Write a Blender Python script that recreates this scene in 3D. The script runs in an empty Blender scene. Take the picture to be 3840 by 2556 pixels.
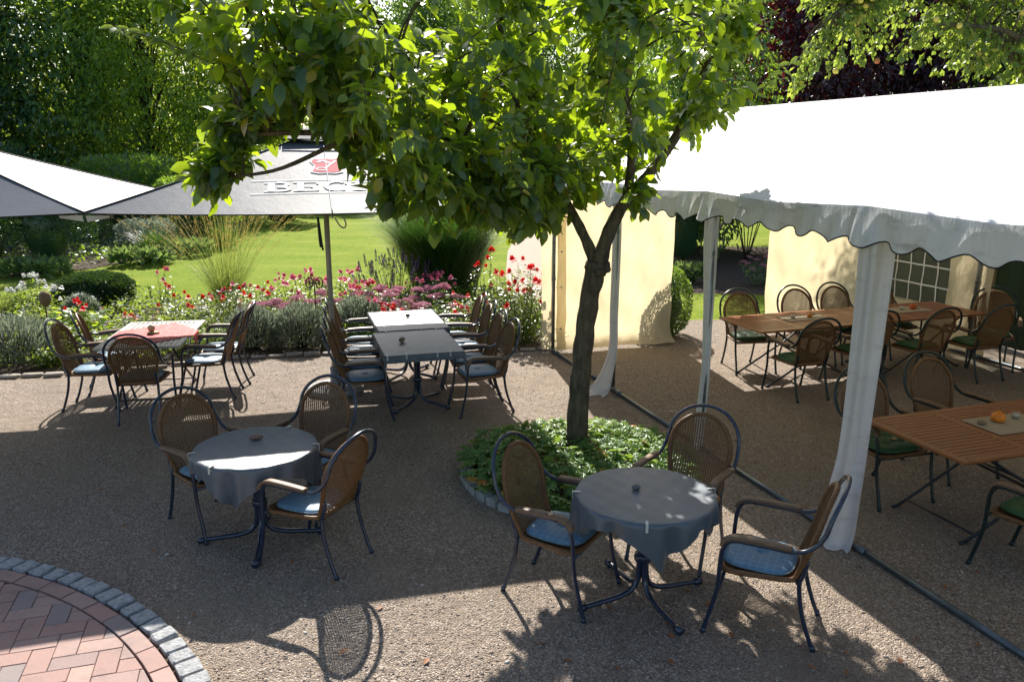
import bpy, math, random
import numpy as np
from mathutils import Vector, Matrix
rng = np.random.default_rng(7); random.seed(7)
R = math.radians
sc = bpy.context.scene
C = sc.collection

# ------------------------------------------------------------------ helpers
def nrm(v):
    v = np.asarray(v, float); return v / (np.linalg.norm(v, axis=-1, keepdims=True) + 1e-12)

def np_mesh(name, V, F, smooth=False):
    V = np.asarray(V, np.float32); F = np.asarray(F, np.int32); m, k = F.shape
    me = bpy.data.meshes.new(name)
    me.vertices.add(len(V)); me.vertices.foreach_set('co', V.ravel())
    me.loops.add(m * k); me.loops.foreach_set('vertex_index', F.ravel())
    me.polygons.add(m); me.polygons.foreach_set('loop_start', np.arange(0, m * k, k, dtype=np.int32))
    try: me.polygons.foreach_set('loop_total', np.full(m, k, dtype=np.int32))
    except Exception: pass
    me.update(calc_edges=True)
    if smooth: me.polygons.foreach_set('use_smooth', np.ones(m, bool))
    return me

def link(name, me, mat, parent=None, loc=(0, 0, 0), rot=(0, 0, 0)):
    o = bpy.data.objects.new(name, me)
    if mat is not None and me is not None:
        for mm in (mat if isinstance(mat, (list, tuple)) else [mat]): me.materials.append(mm)
    C.objects.link(o); o.location = loc; o.rotation_euler = rot
    if parent is not None: o.parent = parent
    return o

def tag(o, label, cat, group=None, kind=None):
    o['label'] = label; o['category'] = cat
    if group: o['group'] = group
    if kind: o['kind'] = kind
    return o

def thing(name, label, cat, loc=(0, 0, 0), rz=0., group=None):
    o = bpy.data.objects.new(name, None); C.objects.link(o)
    o.location = loc; o.rotation_euler = (0, 0, rz); o.empty_display_size = .1
    return tag(o, label, cat, group)

def dup(root, label, loc, rz, group=None, scale=None):
    r = root.copy(); C.objects.link(r); r.location = loc; r.rotation_euler = (0, 0, rz); r['label'] = label
    if group: r['group'] = group
    if scale: r.scale = scale
    for ch in list(root.children):
        c = ch.copy(); C.objects.link(c); c.parent = r
        if c.name.startswith('cushion'): c.rotation_euler = (random.uniform(-.012, .012), random.uniform(-.012, .012), random.uniform(-.09, .09)); c.location = (random.uniform(-.012, .012), random.uniform(-.015, .015), .002); c.scale = (1, 1, random.uniform(.985, 1.012))
        for g in list(ch.children):
            d = g.copy(); C.objects.link(d); d.parent = c
    return r

class MB:
    def __init__(s): s.v = []; s.f = []; s.m = []; s.mi = 0
    def add(s, vs, fs):
        b = len(s.v); s.v += [tuple(map(float, v)) for v in vs]
        s.f += [tuple(b + i for i in f) for f in fs]; s.m += [s.mi] * len(fs)
    def box(s, c, d, rz=0., M=None, bev=0.):
        x, y, z = d[0] / 2, d[1] / 2, d[2] / 2
        if bev > 0:
            b = min(bev, x * .9, y * .9, z * .9); vs = []
            for (zz, i) in ((-z, b), (-z + b, 0), (z - b, 0), (z, b)):
                for sx, sy in ((-1, -1), (1, -1), (1, 1), (-1, 1)):
                    vs.append((sx * (x - i), sy * (y - i), zz))
            fs = [(3, 2, 1, 0), (12, 13, 14, 15)]
            for k in range(3):
                for j in range(4): fs.append((k*4+j, k*4+(j+1) % 4, k*4+4+(j+1) % 4, k*4+4+j))
        else:
            vs = [(-x,-y,-z),(x,-y,-z),(x,y,-z),(-x,y,-z),(-x,-y,z),(x,-y,z),(x,y,z),(-x,y,z)]
            fs = [(3,2,1,0),(4,5,6,7),(0,1,5,4),(1,2,6,5),(2,3,7,6),(3,0,4,7)]
        if M is None: M = Matrix.Rotation(rz, 3, 'Z')
        c = Vector(c); s.add([M @ Vector(v) + c for v in vs], fs)
    def tube(s, pts, r, n=8, cap=True, sec=None, up=(0, 0, 1)):
        P = [Vector(p) for p in pts]; N = len(P)
        rr = r if hasattr(r, '__len__') else [r] * N
        T = []
        for i in range(N):
            t = P[min(i+1, N-1)] - P[max(i-1, 0)]; T.append(t.normalized() if t.length > 1e-9 else Vector((0, 0, 1)))
        u = Vector(up); a = u - T[0] * u.dot(T[0])
        if a.length < 1e-3: u = Vector((1, 0, .01)); a = u - T[0] * u.dot(T[0])
        a.normalize(); vs = []
        sec0 = sec or [(math.cos(2*math.pi*k/n), math.sin(2*math.pi*k/n)) for k in range(n)]
        n = len(sec0)
        for i in range(N):
            a = a - T[i] * a.dot(T[i]); a.normalize(); b = T[i].cross(a)
            for (p, q) in sec0: vs.append(P[i] + a * (q * rr[i]) + b * (p * rr[i]))
        fs = []
        for i in range(N - 1):
            for k in range(n): fs.append((i*n+k, i*n+(k+1) % n, (i+1)*n+(k+1) % n, (i+1)*n+k))
        if cap: fs.append(tuple(range(n - 1, -1, -1))); fs.append(tuple((N-1)*n+k for k in range(n)))
        s.add(vs, fs)
    def lathe(s, prof, n=20, c=(0, 0, 0), lob=None):
        vs = []; c = Vector(c)
        for (r, z) in prof:
            for k in range(n):
                a = 2*math.pi*k/n; q = r * (lob(a, z) if lob else 1)
                vs.append(c + Vector((q*math.cos(a), q*math.sin(a), z)))
        fs = []
        for i in range(len(prof) - 1):
            for k in range(n): fs.append((i*n+k, i*n+(k+1) % n, (i+1)*n+(k+1) % n, (i+1)*n+k))
        if prof[0][0] > 1e-6: fs.append(tuple(range(n - 1, -1, -1)))
        if prof[-1][0] > 1e-6: fs.append(tuple((len(prof)-1)*n+k for k in range(n)))
        s.add(vs, fs)
    def grid(s, fn, nu, nv):
        vs = [fn(i/nu, j/nv) for j in range(nv+1) for i in range(nu+1)]
        fs = [(j*(nu+1)+i, j*(nu+1)+i+1, (j+1)*(nu+1)+i+1, (j+1)*(nu+1)+i) for j in range(nv) for i in range(nu)]
        s.add(vs, fs)
    def mesh(s, name, smooth=True):
        me = bpy.data.meshes.new(name); me.from_pydata(s.v, [], s.f); me.update()
        if smooth: me.polygons.foreach_set('use_smooth', np.ones(len(s.f), bool))
        if any(s.m): me.polygons.foreach_set('material_index', np.array(s.m, np.int32))
        return me
    def build(s, name, mat, parent=None, smooth=True, loc=(0, 0, 0), rot=(0, 0, 0), edge=None):
        me = s.mesh(name, smooth)
        if smooth and edge:
            try: me.set_sharp_from_angle(angle=R(edge))
            except Exception: pass
        return link(name, me, mat, parent, loc, rot)

def spline(pts, n=8):
    P = [Vector(p) for p in pts]; out = []
    for i in range(len(P) - 1):
        p0 = P[max(i-1, 0)]; p1 = P[i]; p2 = P[i+1]; p3 = P[min(i+2, len(P)-1)]
        for k in range(n):
            t = k / n
            out.append(.5*((2*p1)+(-p0+p2)*t+(2*p0-5*p1+4*p2-p3)*t*t+(-p0+3*p1-3*p2+p3)*t**3))
    out.append(P[-1]); return out

# ------------------------------------------------------------------ materials
def newmat(name):
    m = bpy.data.materials.new(name); m.use_nodes = True; nt = m.node_tree; nt.nodes.clear()
    out = nt.nodes.new('ShaderNodeOutputMaterial'); return m, nt, out
def N(nt, t, **k):
    n = nt.nodes.new('ShaderNode' + t)
    for a, b in k.items():
        if a in n.inputs.keys() if False else False: pass
        setattr(n, a, b)
    return n
def setin(n, **k):
    for a, b in k.items(): n.inputs[a.replace('_', ' ')].default_value = b
    return n
def rgba(c): return (c[0], c[1], c[2], 1)
def ramp(nt, fac, stops):
    r = nt.nodes.new('ShaderNodeValToRGB'); e = r.color_ramp.elements
    while len(e) < len(stops): e.new(.5)
    for i, (p, c) in enumerate(stops): e[i].position = p; e[i].color = rgba(c)
    nt.links.new(fac, r.inputs[0]); return r.outputs[0]
def mixc(nt, f, a, b, mode='MIX'):
    m = nt.nodes.new('ShaderNodeMix'); m.data_type = 'RGBA'; m.blend_type = mode
    if isinstance(f, (int, float)): m.inputs[0].default_value = f
    else: nt.links.new(f, m.inputs[0])
    for s, v in ((6, a), (7, b)):
        if isinstance(v, tuple): m.inputs[s].default_value = rgba(v)
        else: nt.links.new(v, m.inputs[s])
    return m.outputs[2]
def noise(nt, scale, detail=4, rough=.55, coord='Object', sc3=None):
    tc = nt.nodes.new('ShaderNodeTexCoord'); src = tc.outputs[coord]
    if sc3:
        mp = nt.nodes.new('ShaderNodeMapping'); mp.inputs['Scale'].default_value = sc3
        nt.links.new(src, mp.inputs[0]); src = mp.outputs[0]
    n = nt.nodes.new('ShaderNodeTexNoise'); n.inputs['Scale'].default_value = scale
    n.inputs['Detail'].default_value = detail; n.inputs['Roughness'].default_value = rough
    nt.links.new(src, n.inputs['Vector']); return n.outputs['Fac']
def bump(nt, h, strength=.3, dist=.01):
    b = nt.nodes.new('ShaderNodeBump'); b.inputs['Strength'].default_value = strength
    b.inputs['Distance'].default_value = dist; nt.links.new(h, b.inputs['Height']); return b.outputs[0]
def pmat(name, c1, c2=None, rough=.6, metal=0., scale=8, bscale=None, bstr=.2, bdist=.004, spec=.5, sheen=0., sc3=None, coat=0.):
    m, nt, out = newmat(name); p = nt.nodes.new('ShaderNodeBsdfPrincipled')
    c2 = c2 or tuple(x * .75 for x in c1)
    col = ramp(nt, noise(nt, scale, 6, .6, sc3=sc3), [(.3, c2), (.7, c1)])
    nt.links.new(col, p.inputs['Base Color'])
    setin(p, Roughness=rough, Metallic=metal); p.inputs['Specular IOR Level'].default_value = spec
    if sheen: p.inputs['Sheen Weight'].default_value = sheen
    if coat: p.inputs['Coat Weight'].default_value = coat
    if bscale: nt.links.new(bump(nt, noise(nt, bscale, 4, .6, sc3=sc3), bstr, bdist), p.inputs['Normal'])
    nt.links.new(p.outputs[0], out.inputs[0]); return m

def leafmat(name, stops, trans, tmix=.42, rough=.42, spec=.5, clump=.35):
    m, nt, out = newmat(name)
    g = nt.nodes.new('ShaderNodeNewGeometry')
    col = ramp(nt, g.outputs['Random Per Island'], stops)
    nz = noise(nt, 2.2, 2)
    col = mixc(nt, ramp(nt, nz, [(.35, (0, 0, 0)), (.65, (clump,) * 3)]), col, (.075, .15, .045) if clump else (0, 0, 0))
    p = nt.nodes.new('ShaderNodeBsdfPrincipled'); nt.links.new(col, p.inputs['Base Color'])
    setin(p, Roughness=rough); p.inputs['Specular IOR Level'].default_value = spec
    t = nt.nodes.new('ShaderNodeBsdfTranslucent')
    tc = ramp(nt, g.outputs['Random Per Island'], [(0, tuple(x*.7 for x in trans)), (1, tuple(min(1, x*1.25) for x in trans))])
    nt.links.new(tc, t.inputs[0])
    mx = nt.nodes.new('ShaderNodeMixShader'); mx.inputs[0].default_value = tmix
    nt.links.new(p.outputs[0], mx.inputs[1]); nt.links.new(t.outputs[0], mx.inputs[2])
    nt.links.new(mx.outputs[0], out.inputs[0]); return m

def fabric(name, c, trans, tmix, rough=.6, stain=None, spec=.4, weave=400, dirt=0, wr=.6):
    m, nt, out = newmat(name); p = nt.nodes.new('ShaderNodeBsdfPrincipled')
    col = ramp(nt, noise(nt, 3, 5, .6), [(.3, tuple(x*.9 for x in c)), (.7, c)])
    if stain:
        f = ramp(nt, noise(nt, 1.0, 8, .72, sc3=(2.0, 3.0, 11.)), [(.54, (0, 0, 0)), (.72, (dirt,) * 3)])
        col = mixc(nt, f, col, stain)
    nt.links.new(col, p.inputs['Base Color']); setin(p, Roughness=rough); p.inputs['Specular IOR Level'].default_value = spec
    fb = bump(nt, noise(nt, 6, 6, .65, sc3=(1.3, 1.3, .6)), wr, .03); nt.links.new(fb, p.inputs['Normal'])
    t = nt.nodes.new('ShaderNodeBsdfTranslucent'); nt.links.new(fb, t.inputs['Normal'])
    nt.links.new(ramp(nt, noise(nt, 1.7, 7, .7), [(.3, tuple(x*.86 for x in trans)), (.7, trans)]), t.inputs[0])
    mx = nt.nodes.new('ShaderNodeMixShader'); mx.inputs[0].default_value = tmix
    nt.links.new(p.outputs[0], mx.inputs[1]); nt.links.new(t.outputs[0], mx.inputs[2])
    nt.links.new(mx.outputs[0], out.inputs[0]); return m

M = {}
def gravelmat():
    m, nt, out = newmat('gravel'); p = nt.nodes.new('ShaderNodeBsdfPrincipled')
    tc = nt.nodes.new('ShaderNodeTexCoord')
    def vor(s, feat='F1'):
        v = nt.nodes.new('ShaderNodeTexVoronoi'); v.inputs['Scale'].default_value = s; v.feature = feat
        nt.links.new(tc.outputs['Object'], v.inputs['Vector']); return v
    v1 = vor(100); v2 = vor(190)
    sep = nt.nodes.new('ShaderNodeSeparateColor'); nt.links.new(v1.outputs['Color'], sep.inputs[0])
    sep2 = nt.nodes.new('ShaderNodeSeparateColor'); nt.links.new(v2.outputs['Color'], sep2.inputs[0])
    c1 = ramp(nt, sep.outputs[0], [(0, (.09, .072, .058)), (.3, (.20, .158, .126)), (.6, (.345, .265, .198)), (.85, (.48, .395, .32)), (1, (.80, .72, .62))])
    c2 = ramp(nt, sep2.outputs[0], [(0, (.10, .08, .064)), (.5, (.295, .225, .168)), (1, (.54, .44, .355))])
    col = mixc(nt, .38, c1, c2)
    big = noise(nt, .8, 8, .68)
    col = mixc(nt, ramp(nt, big, [(.46, (0, 0, 0)), (.66, (.7, .7, .7))]), col, (.32, .25, .185))
    col = mixc(nt, ramp(nt, noise(nt, .55, 7, .7, sc3=(1.2, .8, 1)), [(.30, (.45, .45, .45)), (.46, (0, 0, 0))]), col, (.12, .095, .078))
    nt.links.new(col, p.inputs['Base Color']); setin(p, Roughness=.8)
    p.inputs['Specular IOR Level'].default_value = .25
    ad = nt.nodes.new('ShaderNodeMath'); ad.operation = 'ADD'
    i1 = nt.nodes.new('ShaderNodeMath'); i1.operation = 'MULTIPLY'; i1.inputs[1].default_value = -1.
    nt.links.new(v1.outputs['Distance'], i1.inputs[0])
    i2 = nt.nodes.new('ShaderNodeMath'); i2.operation = 'MULTIPLY'; i2.inputs[1].default_value = 1.6
    nt.links.new(noise(nt, 9, 5, .6), i2.inputs[0])
    nt.links.new(i1.outputs[0], ad.inputs[0]); nt.links.new(i2.outputs[0], ad.inputs[1])
    b2 = nt.nodes.new('ShaderNodeBump'); b2.inputs['Strength'].default_value = 1.; b2.inputs['Distance'].default_value = .014; nt.links.new(ad.outputs[0], b2.inputs['Height'])
    nt.links.new(bump(nt, noise(nt, 2.6, 6, .65), .8, .10), b2.inputs['Normal']); nt.links.new(b2.outputs[0], p.inputs['Normal'])
    nt.links.new(p.outputs[0], out.inputs[0]); return m
M['gravel'] = gravelmat()

def lawnmat():
    m, nt, out = newmat('grass'); p = nt.nodes.new('ShaderNodeBsdfPrincipled')
    f = noise(nt, 55, 6, .75, sc3=(1, .35, 1)); g = noise(nt, .35, 6, .65, sc3=(1, 2.2, 1))
    col = ramp(nt, f, [(.25, (.105, .165, .018)), (.5, (.19, .265, .026)), (.75, (.31, .375, .05))])
    col = mixc(nt, ramp(nt, noise(nt, 5.5, 6, .75, sc3=(1, .5, 1)), [(.38, (.6, .6, .6)), (.60, (0, 0, 0))]), col, (.10, .17, .025))
    col = mixc(nt, ramp(nt, g, [(.4, (0, 0, 0)), (.7, (.6, .6, .6))]), col, (.32, .345, .065))
    nt.links.new(col, p.inputs['Base Color']); setin(p, Roughness=.95); p.inputs['Specular IOR Level'].default_value = .05
    nt.links.new(bump(nt, f, .8, .03), p.inputs['Normal'])
    t = nt.nodes.new('ShaderNodeBsdfTranslucent'); t.inputs[0].default_value = (.25, .38, .04, 1)
    mx = nt.nodes.new('ShaderNodeMixShader'); mx.inputs[0].default_value = .0
    nt.links.new(p.outputs[0], mx.inputs[1]); nt.links.new(t.outputs[0], mx.inputs[2])
    nt.links.new(mx.outputs[0], out.inputs[0]); return m
M['grass'] = lawnmat()
M['soil'] = pmat('soil', (.15, .115, .09), (.06, .045, .035), .95, scale=14, bscale=60, bstr=.9, bdist=.03, spec=.1)
M['path'] = pmat('sandy path', (.46, .39, .31), (.34, .28, .22), .9, scale=20, bscale=120, bstr=.5, bdist=.01, spec=.2)
M['tube'] = pmat('blue black enamel', (.018, .034, .072), (.010, .018, .038), .26, scale=30, spec=.6, coat=.4)
M['tube_green'] = pmat('dark green enamel', (.012, .03, .03), (.008, .018, .02), .32, scale=30, spec=.5)
M['grey_metal'] = pmat('galvanised steel', (.30, .32, .33), (.16, .17, .18), .38, .7, scale=9, bscale=40, bstr=.1)
M['rail_metal'] = pmat('worn blue grey pipe', (.16, .20, .23), (.07, .085, .095), .35, .5, scale=4, bscale=60, bstr=.1)
def wickermat(name, a, b):
    m, nt, out = newmat(name); p = nt.nodes.new('ShaderNodeBsdfPrincipled')
    g = nt.nodes.new('ShaderNodeNewGeometry')
    col = mixc(nt, ramp(nt, noise(nt, 60, 3, .7, sc3=(1, 1, 3)), [(.35, (0, 0, 0)), (.7, (.8, .8, .8))]),
               ramp(nt, g.outputs['Random Per Island'], [(0, b), (1, a)]), tuple(x*1.3 for x in a))
    oi = nt.nodes.new('ShaderNodeObjectInfo')
    col = mixc(nt, ramp(nt, oi.outputs['Random'], [(0, (0, 0, 0)), (1, (.5, .5, .5))]), col, tuple(x*.62 for x in b))
    nt.links.new(col, p.inputs['Base Color']); setin(p, Roughness=.45); nt.links.new(p.outputs[0], out.inputs[0]); return m
M['wicker'] = wickermat('brown wicker', (.24, .122, .044), (.125, .06, .02))
M['wicker_rim'] = pmat('wicker binding', (.24, .112, .036), (.09, .038, .012), .45, scale=26, sc3=(1, 1, 3.5), bscale=160, bstr=.6, bdist=.004)
M['arm_wood'] = pmat('weathered arm wood', (.24, .145, .082), (.10, .056, .032), .5, scale=14, sc3=(6, .8, 6), bscale=60, bstr=.2)
def cushmat(name, c, line, fr=22., rough=.5):
    m, nt, out = newmat(name); p = nt.nodes.new('ShaderNodeBsdfPrincipled')
    tc = nt.nodes.new('ShaderNodeTexCoord'); sx = nt.nodes.new('ShaderNodeSeparateXYZ'); nt.links.new(tc.outputs['Object'], sx.inputs[0])
    acc = None
    for ax in (0, 1):
        a = nt.nodes.new('ShaderNodeMath'); a.operation = 'MULTIPLY'; a.inputs[1].default_value = fr
        nt.links.new(sx.outputs[ax], a.inputs[0])
        b = nt.nodes.new('ShaderNodeMath'); b.operation = 'FRACT'; nt.links.new(a.outputs[0], b.inputs[0])
        d = nt.nodes.new('ShaderNodeMath'); d.operation = 'LESS_THAN'; d.inputs[1].default_value = .07; nt.links.new(b.outputs[0], d.inputs[0])
        if acc is None: acc = d
        else:
            e = nt.nodes.new('ShaderNodeMath'); e.operation = 'MAXIMUM'; nt.links.new(acc.outputs[0], e.inputs[0]); nt.links.new(d.outputs[0], e.inputs[1]); acc = e
    base = ramp(nt, noise(nt, 12, 5, .6), [(.3, tuple(x*.8 for x in c)), (.7, c)])
    col = mixc(nt, acc.outputs[0], base, line)
    nt.links.new(col, p.inputs['Base Color']); setin(p, Roughness=rough); p.inputs['Specular IOR Level'].default_value = .45
    p.inputs['Sheen Weight'].default_value = .08
    nt.links.new(bump(nt, noise(nt, 30, 4, .6), .25, .01), p.inputs['Normal'])
    nt.links.new(p.outputs[0], out.inputs[0]); return m
M['cush_blue'] = cushmat('blue grey cushion cloth', (.105, .235, .36), (.23, .36, .47))
M['cush_green'] = cushmat('green cushion cloth', (.028, .105, .03), (.028, .105, .03))
M['pipe_blue'] = pmat('cushion piping', (.16, .24, .30), rough=.6)
M['cloth'] = pmat('dark grey tablecloth', (.078, .107, .138), (.053, .072, .093), .46, scale=7, bscale=60, bstr=.3, bdist=.004, spec=.9, sheen=.12)
M['clip'] = pmat('pale plastic clip', (.62, .62, .58), (.5, .5, .46), .25, scale=5)
M['teak'] = pmat('oiled teak', (.36, .135, .045), (.20, .07, .022), .38, scale=6, sc3=(1.2, 14, 14), bscale=30, bstr=.1)
M['grey_wood'] = pmat('weathered grey wood', (.50, .48, .44), (.34, .32, .28), .4, scale=6, sc3=(14, 1.2, 14), bscale=30, bstr=.15, spec=.9)
M['black_metal'] = pmat('dark table steel', (.02, .025, .03), (.012, .014, .018), .4, scale=20)
M['canopy_grey'] = fabric('charcoal parasol fabric', (.12, .133, .155), (.03, .03, .03), .03, .5, spec=.03, wr=.12)
M['canopy_white'] = fabric('off white parasol fabric', (.80, .80, .78), (.5, .5, .48), .22, .6, wr=.1)
M['print_white'] = pmat('white print', (.80, .82, .82), (.68, .70, .70), .7, scale=30, spec=.1)
M['print_red'] = pmat('red print', (.66, .13, .16), (.58, .10, .13), .7, scale=30, spec=.05)
M['black_trim'] = pmat('black trim', (.012, .012, .014), rough=.6)
M['pole'] = pmat('taupe parasol pole', (.44, .38, .33), (.36, .31, .27), .4, scale=10)
M['tent_roof'] = fabric('white tent roof', (.82, .82, .80), (.55, .50, .38), .22, .55)
M['tent_val'] = fabric('white valance', (.86, .88, .92), (.78, .80, .82), .34, .5, stain=(.16, .14, .12), dirt=.75)
M['tent_wall'] = fabric('cream tent wall', (.78, .72, .56), (.88, .75, .48), .52, .6, spec=.2)
M['curtain'] = fabric('dirty white curtain', (.82, .81, .82), (.7, .66, .6), .3, .5, stain=(.28, .22, .18), dirt=.5)
M['fence'] = pmat('dark green boards', (.012, .045, .016), (.006, .024, .009), .7, scale=5, sc3=(8, 8, .8), bscale=25, bstr=.2)
M['lattice'] = pmat('pale lattice wood', (.28, .19, .10), (.18, .12, .06), .7, scale=9)
M['bark'] = pmat('apple bark', (.215, .175, .12), (.07, .058, .04), .9, scale=22, sc3=(1, 1, .3), bscale=45, bstr=1., bdist=.06, spec=.2)
M['bark_dark'] = pmat('dark bark', (.07, .055, .04), (.03, .024, .018), .9, scale=6, sc3=(1, 1, .3), bscale=10, bstr=.8, bdist=.05)
M['stone'] = pmat('granite sett', (.46, .47, .47), (.20, .205, .21), .8, scale=26, bscale=55, bstr=.9, bdist=.012)
M['pale_stone'] = pmat('pale edging stone', (.36, .32, .27), (.24, .21, .17), .85, scale=12, bscale=30, bstr=.7, bdist=.01)
M['pebble_red'] = pmat('reddish pebble', (.26, .14, .10), (.14, .08, .065), .5, scale=40, bscale=60, bstr=.4)
M['pebble_grey'] = pmat('grey pebble', (.16, .16, .15), (.09, .09, .085), .55, scale=40)
M['pebble_tan'] = pmat('tan stone', (.26, .19, .12), (.15, .11, .07), .6, scale=30)
M['shell'] = pmat('pale shell', (.62, .50, .33), (.42, .30, .18), .5, scale=26)
M['redcloth'] = fabric('red table runner', (.60, .075, .068), (.5, .04, .04), .2, .6, spec=.4)
M['linen'] = pmat('beige linen mat', (.42, .36, .27), (.30, .25, .185), .9, scale=120, bscale=300, bstr=.4, bdist=.002)
M['pumpkin'] = pmat('orange pumpkin', (.78, .27, .015), (.62, .17, .01), .4, scale=9)
M['pumpkin_red'] = pmat('red orange pumpkin', (.62, .12, .015), (.42, .07, .01), .4, scale=9)
M['stem'] = pmat('dry stem', (.22, .16, .08), (.12, .09, .04), .8)
M['wax'] = pmat('candle wax', (.72, .68, .58), (.62, .57, .46), .5)
M['husk'] = pmat('dry husk', (.45, .33, .16), (.28, .19, .09), .7, scale=20)
M['rust'] = pmat('rusty iron', (.13, .055, .03), (.06, .03, .02), .8, scale=20)
M['terracotta'] = pmat('weathered terracotta', (.26, .17, .10), (.16, .10, .06), .85, scale=20, bscale=40, bstr=.6)
M['fallen'] = pmat('dry leaf', (.38, .13, .035), (.22, .09, .03), .7, scale=10)
def glassmat():
    m, nt, out = newmat('clear glass'); t = nt.nodes.new('ShaderNodeBsdfTransparent'); t.inputs[0].default_value = (.93, .94, .93, 1)
    g = nt.nodes.new('ShaderNodeBsdfGlossy'); g.inputs['Roughness'].default_value = .08
    mx = nt.nodes.new('ShaderNodeMixShader'); mx.inputs[0].default_value = .14; nt.links.new(t.outputs[0], mx.inputs[1]); nt.links.new(g.outputs[0], mx.inputs[2])
    nt.links.new(mx.outputs[0], out.inputs[0]); return m
M['glass'] = glassmat()
def filmmat():
    m, nt, out = newmat('crinkled window film'); t = nt.nodes.new('ShaderNodeBsdfTransparent'); t.inputs[0].default_value = (.62, .68, .62, 1)
    p = nt.nodes.new('ShaderNodeBsdfPrincipled'); setin(p, Base_Color=(.25, .28, .25, 1), Roughness=.25)
    nt.links.new(bump(nt, noise(nt, 14, 5, .7), .9, .02), p.inputs['Normal'])
    mx = nt.nodes.new('ShaderNodeMixShader'); mx.inputs[0].default_value = .28
    nt.links.new(t.outputs[0], mx.inputs[1]); nt.links.new(p.outputs[0], mx.inputs[2])
    nt.links.new(mx.outputs[0], out.inputs[0]); return m
M['film'] = filmmat()
def brickmat():
    m, nt, out = newmat('brick pavers'); p = nt.nodes.new('ShaderNodeBsdfPrincipled')
    g = nt.nodes.new('ShaderNodeNewGeometry')
    c = ramp(nt, g.outputs['Random Per Island'], [(0, (.24, .20, .195)), (.22, (.26, .20, .19)), (.25, (.33, .20, .17)), (.65, (.38, .22, .18)), (.68, (.33, .215, .19)), (1, (.44, .28, .23))])
    c = mixc(nt, ramp(nt, noise(nt, 25, 6, .7), [(.4, (0, 0, 0)), (.75, (.5, .5, .5))]), c, (.30, .22, .19))
    c = mixc(nt, ramp(nt, noise(nt, 3.0, 8, .75), [(.5, (0, 0, 0)), (.72, (.55, .55, .55))]), c, (.13, .115, .10))
    c = mixc(nt, ramp(nt, noise(nt, 140, 2, .5), [(.66, (0, 0, 0)), (.70, (.8, .8, .8))]), c, (.06, .05, .05))
    nt.links.new(c, p.inputs['Base Color']); setin(p, Roughness=.75)
    nt.links.new(bump(nt, noise(nt, 90, 5, .7), .4, .006), p.inputs['Normal'])
    nt.links.new(p.outputs[0], out.inputs[0]); return m
M['brick'] = brickmat()
G3 = [(0, (.022, .06, .014)), (.5, (.04, .095, .02)), (1, (.07, .14, .03))]
M['leaf_apple'] = leafmat('apple leaf', [(0, (.018, .064, .040)), (.55, (.030, .090, .046)), (.95, (.050, .12, .042)), (.975, (.35, .20, .02)), (1, (.30, .12, .03))], (.50, .68, .02), .46, .32, .9, .08)
M['leaf_apple2'] = leafmat('pale apple leaf', [(0, (.055, .12, .035)), (.9, (.12, .195, .055)), (.93, (.55, .42, .06)), (1, (.50, .32, .06))], (.46, .60, .07), .44, .42)
M['leaf_wood'] = leafmat('woodland leaf', [(0, (.032, .098, .055)), (.6, (.056, .145, .066)), (.97, (.095, .20, .055)), (1, (.40, .28, .02))], (.36, .55, .035), .40, .33, .8, .15)
M['leaf_light'] = leafmat('light woodland leaf', [(0, (.06, .14, .03)), (1, (.12, .22, .04))], (.55, .70, .05), .48, .4, .5)
M['leaf_purple'] = leafmat('copper beech leaf', [(0, (.028, .018, .034)), (.7, (.042, .022, .042)), (1, (.08, .02, .03))], (.24, .02, .025), .25, .35, .5, 0)
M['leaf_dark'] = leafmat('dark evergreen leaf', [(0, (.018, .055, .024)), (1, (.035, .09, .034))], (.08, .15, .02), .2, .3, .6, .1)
M['leaf_box'] = leafmat('box leaf', [(0, (.010, .036, .012)), (1, (.026, .07, .018))], (.10, .19, .025), .2, .26, .8, .05)
M['leaf_boxball'] = leafmat('bright box leaf', [(0, (.04, .10, .02)), (1, (.10, .19, .035))], (.3, .46, .05), .4, .35, .5, .2)
M['leaf_rose'] = leafmat('rose leaf', [(0, (.035, .09, .022)), (.6, (.075, .16, .035)), (.9, (.15, .22, .04)), (.95, (.30, .10, .04)), (1, (.36, .22, .04))], (.35, .45, .05), .4, .32, .6)
M['leaf_bed'] = leafmat('bedding leaf', [(0, (.035, .09, .018)), (.6, (.085, .16, .03)), (1, (.16, .23, .045))], (.42, .55, .05), .45, .5, .25)
M['leaf_nast'] = leafmat('broad pale leaf', [(0, (.10, .20, .03)), (1, (.17, .27, .05))], (.5, .65, .06), .5, .4)
M['leaf_gera'] = leafmat('geranium leaf', [(0, (.06, .165, .04)), (.7, (.13, .27, .075)), (.96, (.20, .34, .11)), (.975, (.50, .26, .04)), (1, (.46, .14, .03))], (.36, .52, .06), .33, .45, .5, .05)
M['leaf_lav'] = leafmat('lavender leaf', [(0, (.20, .25, .19)), (1, (.38, .43, .35))], (.34, .40, .26), .3, .7, .2, 0)
M['leaf_sedum'] = leafmat('sedum leaf', [(0, (.07, .14, .04)), (1, (.15, .23, .09))], (.3, .42, .1), .35, .45)
M['grass_dark'] = leafmat('fountain grass blade', [(0, (.012, .045, .012)), (.7, (.03, .08, .018)), (1, (.06, .12, .03))], (.12, .26, .03), .28, .4, .5, .1)
M['grass_green'] = leafmat('green grass stem', [(0, (.07, .12, .03)), (1, (.18, .22, .06))], (.35, .42, .08), .4, .4, .4, 0)
M['grass_gold'] = leafmat('golden grass plume', [(0, (.30, .20, .06)), (1, (.48, .34, .12))], (.55, .38, .12), .4, .6, .3, 0)
def petal(name, c, t=None): return leafmat(name, [(0, tuple(x*.75 for x in c)), (1, c)], t or c, .35, .5, .3, 0)
M['p_red'] = petal('red petal', (.78, .02, .02)); M['p_pink'] = petal('pink petal', (.85, .24, .36)); M['p_coral'] = petal('coral petal', (.75, .09, .07))
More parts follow.
